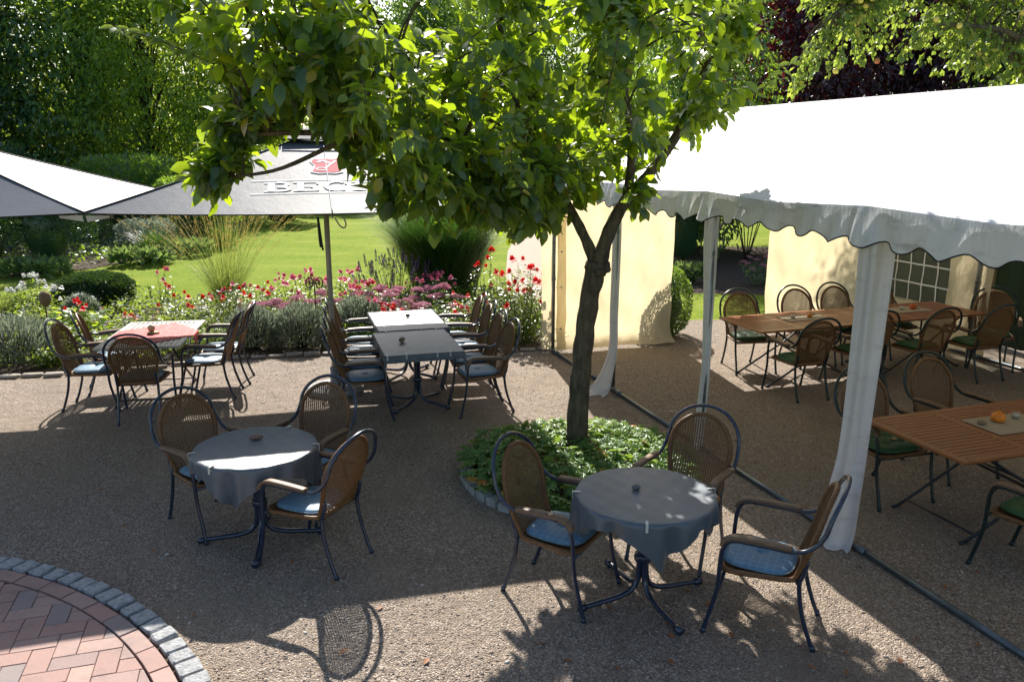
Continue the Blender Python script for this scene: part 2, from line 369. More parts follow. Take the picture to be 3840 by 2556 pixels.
M['p_white'] = petal('white petal', (.80, .80, .76)); M['p_sedum'] = petal('sedum floret', (.60, .27, .36)); M['p_sage'] = petal('purple spike', (.10, .06, .13))
M['p_orange'] = petal('orange petal', (.80, .20, .02)); M['p_purple'] = petal('purple petal', (.26, .05, .36)); M['p_dullpink'] = petal('dull pink', (.36, .12, .18))
M['green_stem'] = pmat('green stem', (.05, .09, .03), (.03, .06, .02), .6)
M['apple'] = pmat('yellow apple', (.72, .62, .12), (.66, .50, .08), .35, scale=6)
M['apple_red'] = pmat('red apple', (.50, .10, .03), (.42, .2, .04), .35, scale=6)

# ------------------------------------------------------------------ leaves
TRI4 = (np.array([(0,0,0),(.48,.5,.07),(1,0,-.05),(.48,-.5,.07)]), np.array([(0,1,2),(0,2,3)]))
BLADE = (np.array([(0,.5,0),(0,-.5,0),(1,0,0)]), np.array([(0,1,2)]))
_lv = [(0,0,0),(.35,0,-.02),(.7,0,-.06),(1.04,0,-.17),(.25,.36,.07),(.62,.42,.03),(.88,.2,-.08),(.25,-.36,.07),(.62,-.42,.03),(.88,-.2,-.08)]
LEAF = (np.array(_lv), np.array([(0,1,4),(1,5,4),(1,2,5),(2,6,5),(2,3,6),(0,7,1),(1,7,8),(1,8,2),(2,8,9),(2,9,3)]))
def _palm():
    v = [(0.0, 0.0, 0.0)]; lobes = [(-2.25, .62), (-1.3, .85), (-.45, 1.), (.45, 1.), (1.3, .85), (2.25, .62)]; f = []
    lobes = [(-2.4, .6), (-1.5, .85), (-.72, 1.), (0, 1.08), (.72, 1.), (1.5, .85), (2.4, .6)]
    for a, l in lobes:
        b = len(v)
        for da, r, z in ((-.33, .42, .03), (-.24, .8, .0), (0, 1., -.08), (.24, .8, .0), (.33, .42, .03)):
            rr = r * l; v.append((.1 + rr*.55*math.cos(a+da), rr*.55*math.sin(a+da), z))
        f += [(0, b, b+1), (0, b+1, b+2), (0, b+2, b+3), (0, b+3, b+4)]
    return np.array(v), np.array(f)
PALM = _palm()
_a = np.linspace(0, 2*math.pi, 9)[:-1]
ROUND = (np.vstack([[(.5, 0, -.05)], np.c_[.5 + .5*np.cos(_a), .5*np.sin(_a), np.full(8, .03)]]), np.array([(0, 1+i, 1+(i+1) % 8) for i in range(8)]))
def leaves(P, D, Nn, L, W, tpl=TRI4):
    """flat arrays of leaves: base point, direction, normal, length, width"""
    P = np.asarray(P, float); n = len(P); D = nrm(D); S = nrm(np.cross(D, Nn)); U = np.cross(S, D)
    L = np.broadcast_to(np.asarray(L, float), (n,)); W = np.broadcast_to(np.asarray(W, float), (n,))
    tv, tf = tpl
    V = (P[:, None] + tv[None, :, 0, None]*(L[:, None]*D)[:, None] + tv[None, :, 1, None]*(W[:, None]*S)[:, None]
         + tv[None, :, 2, None]*(L[:, None]*U)[:, None]).reshape(-1, 3)
    F = (tf[None] + (np.arange(n)*len(tv))[:, None, None]).reshape(-1, tf.shape[1])
    return V, F
def rdir(n, r=None): return nrm((r or rng).normal(size=(n, 3)))
def leaf_obj(name, mat, parent, P, D, Nn, L, W, tpl=TRI4):
    V, F = leaves(P, D, Nn, L, W, tpl); return link(name, np_mesh(name, V, F), mat, parent)

# ------------------------------------------------------------------ world, sun, camera
SUND = Vector((.20, -1.20, -1.0))            # shadows fall .2 m right and 1.2 m towards the viewer per metre of height
w = bpy.data.worlds.new('World'); sc.world = w; w.use_nodes = True; nt = w.node_tree; nt.nodes.clear()
sky = nt.nodes.new('ShaderNodeTexSky'); sky.sky_type = 'NISHITA'; sky.sun_disc = False
sky.sun_elevation = math.atan2(1., math.hypot(.2, 1.2)); sky.sun_rotation = math.atan2(-.2, 1.2)
sky.air_density = 1.; sky.dust_density = 1.5; sky.ozone_density = 1.
bg = nt.nodes.new('ShaderNodeBackground'); bg.inputs[1].default_value = .092
wo = nt.nodes.new('ShaderNodeOutputWorld'); nt.links.new(sky.outputs[0], bg.inputs[0]); nt.links.new(bg.outputs[0], wo.inputs[0])
sl = bpy.data.lights.new('sun', 'SUN'); sl.energy = 5.0; sl.angle = R(.5); sl.color = (1., .94, .86)
so = bpy.data.objects.new('sun', sl); C.objects.link(so); so.location = (-4, 20, 20)
so.rotation_euler = SUND.to_track_quat('-Z', 'Y').to_euler()
cam = bpy.data.cameras.new('camera'); co = bpy.data.objects.new('camera', cam); C.objects.link(co); sc.camera = co
cam.sensor_width = 36; cam.lens = 1850/2356*36; cam.clip_end = 3000; cam.clip_start = .05
co.location = (0, 0, 2.85); co.rotation_euler = (R(90) - math.atan(442/1850), 0, 0)
sc.view_settings.view_transform = 'Standard'; sc.view_settings.look = 'None'
sc.view_settings.exposure = .95; sc.view_settings.gamma = 1
sc.cycles.max_bounces = 8; sc.cycles.transparent_max_bounces = 12; sc.cycles.use_denoising = True
sc.cycles.diffuse_bounces = 4; sc.cycles.glossy_bounces = 3; sc.cycles.transmission_bounces = 4

# ------------------------------------------------------------------ the setting
def sheet(name, pts, z, mat):
    me = bpy.data.meshes.new(name); me.from_pydata([(x, y, z) for x, y in pts], [], [tuple(range(len(pts)))]); me.update()
    if me.polygons[0].normal.z < 0: me.flip_normals()
    o = link(name, me, mat); o['kind'] = 'structure'; return o
sheet('lawn', [(-900, -300), (900, -300), (900, 1500), (-900, 1500)], 0, M['grass'])
bedfront = [(-12, 9.3), (-9, 9.6), (-6.54, 9.87), (-5.76, 9.98), (-4.83, 10.29), (-3.9, 10.78), (-2.7, 11.03), (-1.73, 11.15), (.1, 11.28), (.62, 11.35)]
bedback = [(.75, 13.0), (.3, 15.0), (-1, 16.2), (-2.5, 15.3), (-4.2, 15.0), (-6, 14.7), (-8.5, 14.3), (-12, 13.7)]
sheet('flower_bed_soil', bedfront + bedback, .004, M['soil'])
sheet('gravel_yard', [(-12, -3), (14, -3), (14, 8), (8.6, 13.6), (6, 13.6), (2.4, 13.4), (.95, 13.1), (.70, 11.38)] + [(x, y) for x, y in bedfront[::-1]], .008, M['gravel'])
sheet('garden_path', [(.72, 13.0), (1.9, 13.3), (1.35, 17), (1.35, 22), (1.9, 28), (4, 36), (2.6, 36.5), (.3, 29), (-.12, 23), (-.15, 18), (.2, 15)], .012, M['path'])
sheet('hedge_bed_soil', [(2.2, 16.2), (5, 15.9), (12, 16.5), (12, 24), (2.0, 24)], .006, M['soil'])
sheet('island_bed_soil', [(-24, 16.2), (-14, 16.9), (-11.5, 18.0), (-10.3, 19.4), (-9.8, 21), (-9.6, 25), (-10.5, 33), (-30, 36)], .006, M['soil'])

# pale edging stones of the bed
mb = MB(); r_ = random.Random(3)
for i in range(len(bedfront) - 1):
    a = Vector(bedfront[i]); b = Vector(bedfront[i+1]); L = (b-a).length; k = max(1, int(L/.23)); ang = math.atan2(b.y-a.y, b.x-a.x)
    for j in range(k):
        p = a.lerp(b, (j+.5)/k); h = .03 + .025*r_.random()
        mb.box((p.x, p.y + r_.uniform(-.02, .02), .008 + h/2), (L/k*r_.uniform(.8, .95), .11*r_.uniform(.8, 1.2), h), ang + r_.uniform(-.1, .1), bev=.012)
mb.build('bed_edging_kerb', M['pale_stone'])['kind'] = 'structure'
# gravel mounded roughness near the viewer: loose stones nobody could count
n = 16000; X = rng.uniform(-4.7, 5.2, n); Y = 3.6 + 8*rng.random(n)**1.7
S = rng.uniform(.0045, .0085, n)*(1 + (rng.random(n) > .97)*.8)
oc = np.array([(1,0,0),(-1,0,0),(0,1,0),(0,-1,0),(0,0,1),(0,0,-.5)]); of = np.array([(0,2,4),(2,1,4),(1,3,4),(3,0,4),(2,0,5),(1,2,5),(3,1,5),(0,3,5)])
th = rng.uniform(0, 6.28, n); el = rng.uniform(1, 1.9, n)
ov = oc[None]*np.stack([S*el, S, S*.6], 1)[:, None]
xr = ov[..., 0]*np.cos(th)[:, None] - ov[..., 1]*np.sin(th)[:, None]; yr = ov[..., 0]*np.sin(th)[:, None] + ov[..., 1]*np.cos(th)[:, None]
V = np.stack([xr + X[:, None], yr + Y[:, None], ov[..., 2] + .0095], -1).reshape(-1, 3)
F = (of[None] + (np.arange(n)*6)[:, None, None]).reshape(-1, 3)
keep = np.repeat(~((X+4.44)**2 + (Y-1.92)**2 < 3.42**2), 8)
def pebmat():
    m, nt, out = newmat('loose stones'); p = nt.nodes.new('ShaderNodeBsdfPrincipled'); g = nt.nodes.new('ShaderNodeNewGeometry')
    c = ramp(nt, g.outputs['Random Per Island'], [(0, (.12, .10, .085)), (.5, (.27, .21, .17)), (.9, (.40, .33, .27)), (1, (.7, .65, .58))])
    nt.links.new(c, p.inputs['Base Color']); setin(p, Roughness=.6); nt.links.new(p.outputs[0], out.inputs[0]); return m
o = link('loose_gravel', np_mesh('loose_gravel', V, F[keep]), pebmat()); o['kind'] = 'stuff'; o['label'] = 'loose gravel stones strewn over the yard'

# round brick terrace with herringbone, soldier course and granite setts
cx, cy, r0, r1, r2 = -4.44, 1.92, 3.13, 3.245, 3.39
mb = MB(); ux = Vector((math.cos(R(17)), math.sin(R(17)), 0)); uy = Vector((-ux.y, ux.x, 0))
bw, bl, gp = .124, .248, .006
def clipped_brick(corners, z0, z1):
    poly = [Vector(c) for c in corners]
    def ins(p): return (p.x-cx)**2 + (p.y-cy)**2 <= (r0-.006)**2
    if all(ins(p) for p in poly): out = poly
    else:
        out = []
        for i in range(len(poly)):
            a, b = poly[i], poly[(i+1) % len(poly)]; ia, ib = ins(a), ins(b)
            if ia: out.append(a)
            if ia != ib:
                lo, hi = 0., 1.
                for _ in range(18):
                    md = (lo+hi)/2
                    if ins(a.lerp(b, md)) == ia: lo = md
                    else: hi = md
                out.append(a.lerp(b, lo))
        if len(out) < 3: return
    n = len(out); vs = [(p.x, p.y, z0) for p in out] + [(p.x, p.y, z1 - .003) for p in out]
    c = sum(out, Vector((0, 0, 0)))/n
    vs += [(c.x+(p.x-c.x)*.965, c.y+(p.y-c.y)*.965, z1) for p in out]
    mb.add(vs, [(i, (i+1) % n, n+(i+1) % n, n+i) for i in range(n)] + [(n+i, n+(i+1) % n, 2*n+(i+1) % n, 2*n+i) for i in range(n)] + [tuple(2*n+i for i in range(n))])
for i in range(-40, 41):
    for j in range(-40, 41):
        k = (i - j) % 4
        if k == 0: q = [(i*bw, j*bw), ((i+2)*bw, j*bw), ((i+2)*bw, (j+1)*bw), (i*bw, (j+1)*bw)]
        elif k == 3: q = [(i*bw, j*bw), ((i+1)*bw, j*bw), ((i+1)*bw, (j+2)*bw), (i*bw, (j+2)*bw)]
        else: continue
        m_ = [sum(p[0] for p in q)/4, sum(p[1] for p in q)/4]; z = .03 + random.uniform(-.0015, .0015)
        pts = [Vector((cx, cy, 0)) + ux*(m_[0]+(p[0]-m_[0])*(1-gp/bl)) + uy*(m_[1]+(p[1]-m_[1])*(1-gp/bl)) for p in q]
        pc = Vector((cx, cy, 0)) + ux*m_[0] + uy*m_[1]
        if pc.y < 3.0 and pc.x < -7 or (pc - Vector((cx, cy, 0))).length > r0 + .1: continue
        clipped_brick(pts, .0, z)
nb = int(2*math.pi*r1/.245)
for k in range(nb):
    a0, a1 = 2*math.pi*(k+.02)/nb, 2*math.pi*(k+.98)/nb; vs = []
    z = .034 + random.uniform(-.002, .002)
    ring = [(r0+.004, a0), (r1-.004, a0), (r1-.004, (a0+a1)/2), (r1-.004, a1), (r0+.004, a1), (r0+.004, (a0+a1)/2)]
    top = [(cx+r*math.cos(a), cy+r*math.sin(a)) for r, a in ring]
    cxx = sum(p[0] for p in top)/6; cyy = sum(p[1] for p in top)/6
    vs = [(x, y, 0) for x, y in top] + [(x, y, z-.003) for x, y in top] + [(cxx+(x-cxx)*.97, cyy+(y-cyy)*.97, z) for x, y in top]
    mb.add(vs, [(i, (i+1) % 6, 6+(i+1) % 6, 6+i) for i in range(6)] + [(6+i, 6+(i+1) % 6, 12+(i+1) % 6, 12+i) for i in range(6)] + [tuple(12+i for i in range(6))])
mb.build('brick_paving', M['brick'], smooth=False)['kind'] = 'structure'
mb = MB(); mb.lathe([(r2, .0), (r2, .013), (0, .013)], 96, (cx, cy, 0)); mb.build('paving_sand_bed', M['soil'], smooth=False)['kind'] = 'structure'
mb = MB(); ns = int(2*math.pi*r2/.142)
def blobstone(mb, c, d, rz, rr, jit=.12):
    n = 8; jit = .13; vs = []; x, y, z = d[0]/2, d[1]/2, d[2]; cs, sn = math.cos(rz), math.sin(rz)
    base = [(1,.84),(.86,1),(-.86,1),(-1,.84),(-1,-.84),(-.86,-1),(.86,-1),(1,-.84)]
    for lv, s_ in ((0, 1.), (.80, 1.), (1., .90)):
        for (a, b) in base:
            q = s_*(1 + rr.uniform(-jit, jit)*(.5 if lv < 1 else 1)); px, py = a*x*q, b*y*q
            vs.append((c[0]+px*cs-py*sn, c[1]+px*sn+py*cs, c[2]+z*lv+rr.uniform(-.003, .003)*(lv > 0)))
    fs = [(k*8+i, k*8+(i+1) % 8, k*8+8+(i+1) % 8, k*8+8+i) for k in (0, 1) for i in range(8)] + [tuple(16+i for i in range(8))]
    mb.add(vs, fs)
for k in range(ns):
    a = 2*math.pi*(k+.5)/ns; rm = (r1+r2)/2 + .008
    blobstone(mb, (cx+rm*math.cos(a), cy+rm*math.sin(a), 0), (.142*r_.uniform(.86, 1.0), .122*r_.uniform(.82, 1.06), .034+.012*r_.random()), a+r_.uniform(-.09, .09), r_)
mb.build('granite_sett_kerb', M['stone'], smooth=True, edge=28)['kind'] = 'structure'
# stone ring round the tree bed
tc_, tr_ = (.59, 6.80), 1.0
mb = MB(); ns = 46
for k in range(ns):
    a = 2*math.pi*(k+.5)/ns
    blobstone(mb, (tc_[0]+tr_*math.cos(a), tc_[1]+tr_*math.sin(a), 0), (.11, .13*r_.uniform(.85, 1.), .06+.02*r_.random()), a, r_)
mb.build('tree_bed_kerb', M['stone'], smooth=True, edge=28)['kind'] = 'structure'
mb = MB(); mb.lathe([(tr_, .0), (tr_, .02), (0, .05)], 40, (tc_[0], tc_[1], 0)); mb.build('tree_bed_soil', M['soil'])['kind'] = 'structure'
n = 1500; rr = np.sqrt(rng.random(n))*(tr_+.05); aa = rng.uniform(0, 6.28, n)
hh = .09 + .17*rng.random(n)**.7*(1 - .45*np.minimum(1, rr/tr_)**4)
P = np.c_[tc_[0]+rr*np.cos(aa), tc_[1]+rr*np.sin(aa), hh]
D = nrm(np.c_[np.cos(aa)*rr + rng.normal(size=n)*.7, np.sin(aa)*rr + rng.normal(size=n)*.7, rng.normal(size=n)*.18 - .05])
o = leaf_obj('geranium_ground_cover', M['leaf_gera'], None, P, D, nrm(np.c_[rng.normal(size=(n, 2))*.42, np.ones(n)]), rng.uniform(.09, .14, n), rng.uniform(.09, .14, n), PALM)
o['kind'] = 'stuff'; o['label'] = 'lobed green geranium leaves filling the round bed under the tree'

# ------------------------------------------------------------------ wicker armchair
def chair_meshes():
    d = {}
    TR = .0135
    for s in (-1, 1):                                     # front leg with its bend up to the arm
        mb = MB(); p = spline([(s*.27, .305, 0), (s*.268, .275, .12), (s*.272, .235, .30), (s*.278, .225, .47), (s*.284, .215, .57), (s*.285, .18, .628), (s*.285, .12, .642)], 5)
        mb.tube(p, TR, 9); mb.tube([(s*.27, .306, 0), (s*.2695, .296, .03)], TR*1.25, 9); d['f%d' % s] = mb.mesh('leg')
        mb = MB(); p = spline([(s*.205, -.32, 0), (s*.205, -.28, .10), (s*.203, -.235, .25), (s*.20, -.215, .40), (s*.20, -.235, .47), (s*.20, -.25, .55)], 5)
        mb.tube(p, TR, 9); mb.tube([(s*.205, -.321, 0), (s*.205, -.311, .03)], TR*1.25, 9); d['r%d' % s] = mb.mesh('leg')
    mb = MB(); half = [(.285, .12, .642), (.285, -.05, .638), (.284, -.16, .634), (.281, -.235, .650), (.276, -.29, .69), (.271, -.32, .735), (.267, -.338, .775)]
    for k in range(1, 7):
        a = math.pi/2*k/6; half.append((.267*math.cos(a), -.338-.085*math.sin(a)**1.3, .775+.225*math.sin(a)))
    path = half[:-1] + [(0, -.423, 1.0)] + [(-x, y, z) for x, y, z in half[:-1][::-1]]
    mb.tube(spline(path, 5), TR, 9)
    for s in (-1, 1): mb.tube([(s*.262, -.352, .80), (s*.235, -.345, .80)], .006, 6)
    mb.tube([(-.275, .226, .405), (.275, .226, .405)], .009, 7); mb.tube([(-.20, -.20, .405), (.20, -.20, .405)], .009, 7)
    d['hoop'] = mb.mesh('tube_frame')
    for s in (-1, 1):
        mb = MB(); p = spline([(s*.285, .222, .60), (s*.285, .205, .635), (s*.285, .15, .662), (s*.285, .05, .664), (s*.285, -.06, .66), (s*.285, -.165, .653)], 6)
        sec = [(-.026, -.010), (.026, -.010), (.027, .006), (.021, .011), (-.021, .011), (-.027, .006)]
        mb.tube(p, 1, sec=sec, up=(0, 0, 1)); d['a%d' % s] = mb.mesh('armrest')
    # woven backrest
    def halfw(t):                                         # t: 0 bottom .. 1 top, outline half width
        lo = .185 + .045*min(1, t/.5)
        if t > .55: q = (t-.55)/.45; lo = .23*math.sqrt(max(0, 1-q*q))
        return lo
    def bp(x, t, off=0.):
        z = .425 + .525*t; y = -.205 - .155*t - .018*math.sin(math.pi*min(1, t*1.1)) - .035*(1-(x/.24)**2) + .03
        return (x, y + off, z)
    mb = MB(); nc = 26
    xs = [-.225 + .45*i/(nc-1) for i in range(nc)]
    def topt(x):
        q = min(.999, abs(x)/.228); return .55+.45*math.sqrt(1-q*q)
    for x in xs:                                          # upright stakes
        t1 = topt(x)-.015; t0 = 0 if abs(x) < .185 else (abs(x)-.185)/.045*.5
        if t1 <= t0 + .1: continue
        k = 12; vs = []; wd = .0050
        for i in range(k+1):
            t = t0 + (t1-t0)*i/k; vs += [bp(x-wd, t), bp(x, t, .003), bp(x+wd, t), bp(x, t, -.003)]
        mb.add(vs, [(4*i+j, 4*i+(j+1) % 4, 4*i+4+(j+1) % 4, 4*i+4+j) for i in range(k) for j in range(4)])
    rows = 47
    for rI in range(rows):                                # woven strands passing in front and behind
        t = .012 + .965*rI/(rows-1); hw = halfw(t) - .008
        if hw < .02: continue
        xx = [x for x in xs if abs(x) < hw]; xx = [-hw] + xx + [hw]; vs = []
        for i, x in enumerate(xx):
            dia = abs(x)/.085 + abs(t-.60)/.15 < 1
            per = 2 if dia else 1
            o_ = .0062*(1 if ((i//per) + (rI//(3 if dia else 1))) % 2 else -1)
            hh = .0030 if not (dia and (rI % 3 == 0)) else .0012
            vs += [bp(x, t-hh/.525, o_), bp(x, t+hh/.525, o_)]
        mb.add(vs, [(2*i, 2*i+2, 2*i+3, 2*i+1) for i in range(len(xx)-1)])
    d['weave'] = mb.mesh('weave', smooth=False)
    mb = MB(); pts = []
    for i in range(15): t = i/14*.55; pts.append(bp(halfw(t), t))
    for i in range(1, 12): a = math.pi*i/12; x = .23*math.cos(a); pts.append(bp(x, .55+.45*math.sin(a)))
    for i in range(15): t = (14-i)/14*.55; pts.append(bp(-halfw(t), t))
    pts.append(bp(-.1, 0)); pts.append(bp(.1, 0)); pts.append(bp(halfw(0), 0))
    pp = spline(pts, 4); rad = [.0155 + .0016*(i % 2) for i in range(len(pp))]
    mb.tube(pp, rad, 8); d['rim'] = mb.mesh('rim')
    # seat
    def so(u):                                            # seat outline, u 0..1
        a = 2*math.pi*u; c_, s_ = math.cos(a), math.sin(a); e = .32
        x = math.copysign(abs(c_)**e, c_); y = math.copysign(abs(s_)**e, s_)
        return (x*(.232 + .022*y), .01 + .215*y)
    mb = MB(); k = 44; ring = [(*so(i/k), .42) for i in range(k)]
    pts = ring + [ring[0]]; mb.tube(pts, [.0155 + .0016*(i % 2) for i in range(len(pts))], 8, cap=False)
    mb.add([(x*.96, y*.96, .422) for x, y, z in ring] + [(x*.96, y*.96, .41) for x, y, z in ring], [tuple(range(k)), tuple(range(2*k-1, k-1, -1))])
    d['seat'] = mb.mesh('seat')
    def cushion(puff, nt_):
        mb = MB(); nr, na = 12, 40; vs = []
        for j in range(nr+1):
            q = j/nr
            for i in range(na):
                a = 2*math.pi*i/na; c_, s_ = math.cos(a), math.sin(a); e = .55
                x = math.copysign(abs(c_)**e, c_)*.208*q; y = math.copysign(abs(s_)**e, s_)*.205*q
                h = puff*(1-q**4)**.55
                for (tx, ty) in nt_:
                    dd = math.hypot(x-tx, y-ty); h -= puff*.62*math.exp(-(dd/.028)**2)
                    for an in (0, math.pi/2):
                        px = (x-tx)*math.cos(an)+(y-ty)*math.sin(an); py = -(x-tx)*math.sin(an)+(y-ty)*math.cos(an)
                        h -= puff*.2*math.exp(-(py/.012)**2)*math.exp(-(px/.09)**2)
                vs.append((x, y+.015, .447+h))
        fs = [(j*na+i, j*na+(i+1) % na, (j+1)*na+(i+1) % na, (j+1)*na+i) for j in range(nr) for i in range(na)]
        b = len(vs); vs += [(x*.98, (y-.015)*.98+.015, .4365) for (x, y, z) in vs[nr*na:(nr+1)*na]]
        fs += [(nr*na+i, nr*na+(i+1) % na, b+(i+1) % na, b+i) for i in range(na)] + [tuple(b+na-1-i for i in range(na))]
        mb.add(vs, fs); return mb.mesh('cushion')
    d['cb'] = cushion(.022, [(0, 0)]); d['cg'] = cushion(.042, [(-.075, -.07), (.075, -.07), (-.075, .07), (.075, .07)])
    mb = MB(); pts = []
    for i in range(49):
        a = 2*math.pi*i/48; c_, s_ = math.cos(a), math.sin(a); e = .55
        pts.append((math.copysign(abs(c_)**e, c_)*.2095, math.copysign(abs(s_)**e, s_)*.2065+.015, .446))
    mb.tube(pts, .004, 6, cap=False); d['pipe'] = mb.mesh('piping')
    return d
CM = chair_meshes()
def make_chair(cols, label, group, loc, rz):
    t = thing('wicker_armchair', label, 'chair', loc, rz, group)
    tube = M['tube'] if cols == 'blue' else M['tube_green']
    for k in ('f-1', 'f1', 'r-1', 'r1'): link('leg', CM[k].copy(), tube, t)
    link('tube_frame', CM['hoop'].copy(), tube, t)
    for k in ('a-1', 'a1'): link('armrest', CM[k].copy(), M['arm_wood'], t)
    b = link('backrest', CM['weave'].copy(), M['wicker'], t); link('rim', CM['rim'].copy(), M['wicker_rim'], b)
    link('seat', CM['seat'].copy(), M['wicker_rim'], t)
    c = link('cushion', (CM['cb'] if cols == 'blue' else CM['cg']).copy(), M['cush_blue'] if cols == 'blue' else M['cush_green'], t)
    link('piping', CM['pipe'].copy(), M['pipe_blue'] if cols == 'blue' else M['cush_green'], c)
    return t
GR = 'brown wicker armchairs round the garden tables'
GT = 'brown wicker armchairs inside the tent'
Z0 = .010
blue = [
 (.32, 4.81, 239, 'blue cushioned armchair left of the nearest round table, in front of the leafy tree bed'),
 (1.21, 5.30, 145, 'armchair behind the nearest round table, beside the tree bed, facing the viewer'),
 (1.54, 4.45, 66, 'armchair with checked blue cushion right of the nearest round table, by the tent curtain'),
 (-2.33, 5.83, 232, 'armchair left of the round table that has a reddish pebble'),
 (-1.65, 6.06, 159, 'armchair behind the round table with reddish pebble, before the taupe parasol pole'),
 (-1.39, 5.25, 65, 'armchair with one sunlit arm at the near right of the table with reddish pebble'),
 (-.35, 8.62, 108, 'nearest armchair of the right row at the two covered rectangular tables'),
 (-.49, 9.16, 102, 'second nearest armchair of the right row at the two covered rectangular tables'),
 (-.62, 9.78, 100, 'third armchair from the front, right row at the covered rectangular tables'),
 (-.76, 10.36, 100, 'farthest armchair of the right row at the covered rectangular tables, against the roses'),
 (-1.61, 8.41, 280, 'nearest armchair of the left row at the two covered rectangular tables, by the parasol pole'),
 (-1.70, 8.92, 280, 'second nearest armchair of the left row at the two covered rectangular tables'),
 (-1.83, 9.50, 280, 'third armchair from the front, left row at the covered rectangular tables'),
 (-1.94, 10.08, 280, 'farthest armchair of the left row at the covered rectangular tables, against the flowers'),
 (-4.70, 8.75, 278, 'leftmost armchair, at the left near side of the slatted table with the red cloth'),
 (-4.79, 9.41, 295, 'armchair at the left far side of the red clothed table, against the flower bed'),
 (-4.01, 8.39, 12, 'armchair with its back to the viewer, near end of the red clothed slatted table'),
 (-3.57, 9.16, 96, 'armchair at the right near side of the slatted table with the red cloth, sunlit cushion'),
 (-3.60, 9.72, 101, 'armchair at the right far side of the red clothed slatted table, by the lavender'),
]
green = [
 (3.11, 10.31, 189, 'armchair at the far left corner of the long teak tables under the tent'),
 (4.00, 10.63, 195, 'second armchair from the left in the back row under the tent'),
 (4.63, 10.86, 197, 'third armchair from the left in the back row under the tent'),
 (5.38, 11.10, 199, 'fourth armchair of the back row under the tent, before the window panel'),
 (6.43, 10.50, 152, 'armchair at the right end of the long teak tables, near the green fence'),
 (3.39, 9.18, 16, 'leftmost armchair of the near row at the long teak tables, back to the viewer'),
 (4.25, 9.60, 17, 'second armchair of the near row at the long teak tables, half hidden by curtain'),
 (5.09, 9.79, 17, 'third armchair of the near row at the long teak tables, back to the viewer'),
 (5.89, 9.97, 17, 'rightmost armchair of the near row at the long teak tables, by the green fence'),
 (3.13, 6.36, 197, 'armchair with a dry leaf on its green cushion, behind the near tent post'),
 (3.96, 6.86, 197, 'armchair behind the far edge of the large near teak table, right of the tent post'),
 (3.60, 5.02, 30, 'cut off green cushioned armchair at the near side of the large teak table'),
]
c0 = None
for x, y, a, lb in blue:
    if c0 is None: c0 = make_chair('blue', lb, GR, (x, y, Z0), R(a))
    else: dup(c0, lb, (x, y, Z0), R(a))
c1 = None
for x, y, a, lb in green:
    if c1 is None: c1 = make_chair('green', lb, GT, (x, y, Z0), R(a))
    else: dup(c1, lb, (x, y, Z0), R(a))

# ------------------------------------------------------------------ round tables under square cloths
def foot_pts(a, L):
    c_, s_ = math.cos(a), math.sin(a); o_ = .026
    return spline([(o_*c_, o_*s_, .69), (o_*c_, o_*s_, .40), (o_*1.1*c_, o_*1.1*s_, .17), (.07*c_, .07*s_, .085), (.15*c_, .15*s_, .052), (.26*c_, .26*s_, .04), (L*c_, L*s_, .03)], 5)
def pedestal(t, a0, L=.45, angs=(0, 90, 180, 270), zt=.70):
    for k in angs:
        a = R(k) + a0; mb = MB(); mb.tube(foot_pts(a, L), .0185, 9); f = mb.build('leg', M['tube'], t)
        mb = MB(); mb.tube([((L-.045)*math.cos(a), (L-.045)*math.sin(a), .03), ((L+.006)*math.cos(a), (L+.006)*math.sin(a), .028)], .0265, 10); mb.build('foot_cap', M['tube'], f)
    mb = MB(); mb.lathe([(.052, 0), (.056, .012), (.056, .04), (.052, .05)], 14, (0, 0, .27)); mb.build('collar', M['tube'], t)
def round_table(x, y, a0, label):
    t = thing('round_table', label, 'table', (x, y, Z0), 0, 'round garden tables'); pedestal(t, a0)
    mb = MB(); mb.lathe([(.05, .66), (.05, .70), (.40, .705), (.425, .712), (.425, .724), (.40, .727), (0, .727)], 40); mb.build('tabletop', M['grey_wood'], t)
    return t
def square_cloth(label, x, y, rot, side, rad, seed, z=.732+Z0):
    rr = random.Random(seed); ph = [rr.uniform(0, 6.28) for _ in range(6)]; mb = MB(); nn = 76
    def fn(u, v):
        px, py = (u-.5)*side, (v-.5)*side; c_, s_ = math.cos(rot), math.sin(rot)
        px, py = px*c_-py*s_, px*s_+py*c_; q = math.hypot(px, py); a = math.atan2(py, px)
        if q <= rad: return (px, py, z + .0012*math.sin(px*40+ph[0])*math.sin(py*33+ph[1]))
        h = q - rad; bend = min(h, .02); rip = (math.sin(a*9+ph[2])*.5 + math.sin(a*15+ph[3])*.35 + math.sin(a*23+ph[4])*.2)
        out = rad + .012*math.sin(bend/.02*math.pi/2) + .17*h*rip - .03*h + .010*rip*min(1, h/.05)
        zz = z - max(0, h-.008)*(1 - .04*abs(rip)) - .006*bend/.02
        return (out*math.cos(a + .05*h*math.sin(a*7+ph[5])), out*math.sin(a + .05*h*math.sin(a*7+ph[5])), zz)
    mb.grid(fn, nn, nn)
    o = mb.build('tablecloth', M['cloth'], None, True, (x, y, 0)); tag(o, label, 'tablecloth', 'dark grey cloths on the round tables'); return o
T1 = (.84, 4.70); T2 = (-1.87, 5.52)
round_table(*T1, R(22), 'round pedestal table nearest the viewer, under a cloth with sun spots')
round_table(*T2, R(11), 'round pedestal table left of the tree, under the cloth with the reddish pebble')
square_cloth('dark grey cloth with dappled sun spots on the nearest round table', *T1, R(-86-45), 1.06, .432, 5)
square_cloth('dark grey cloth with one bright sunlit strip, under the reddish pebble', *T2, R(-96-45), 1.10, .432, 9)
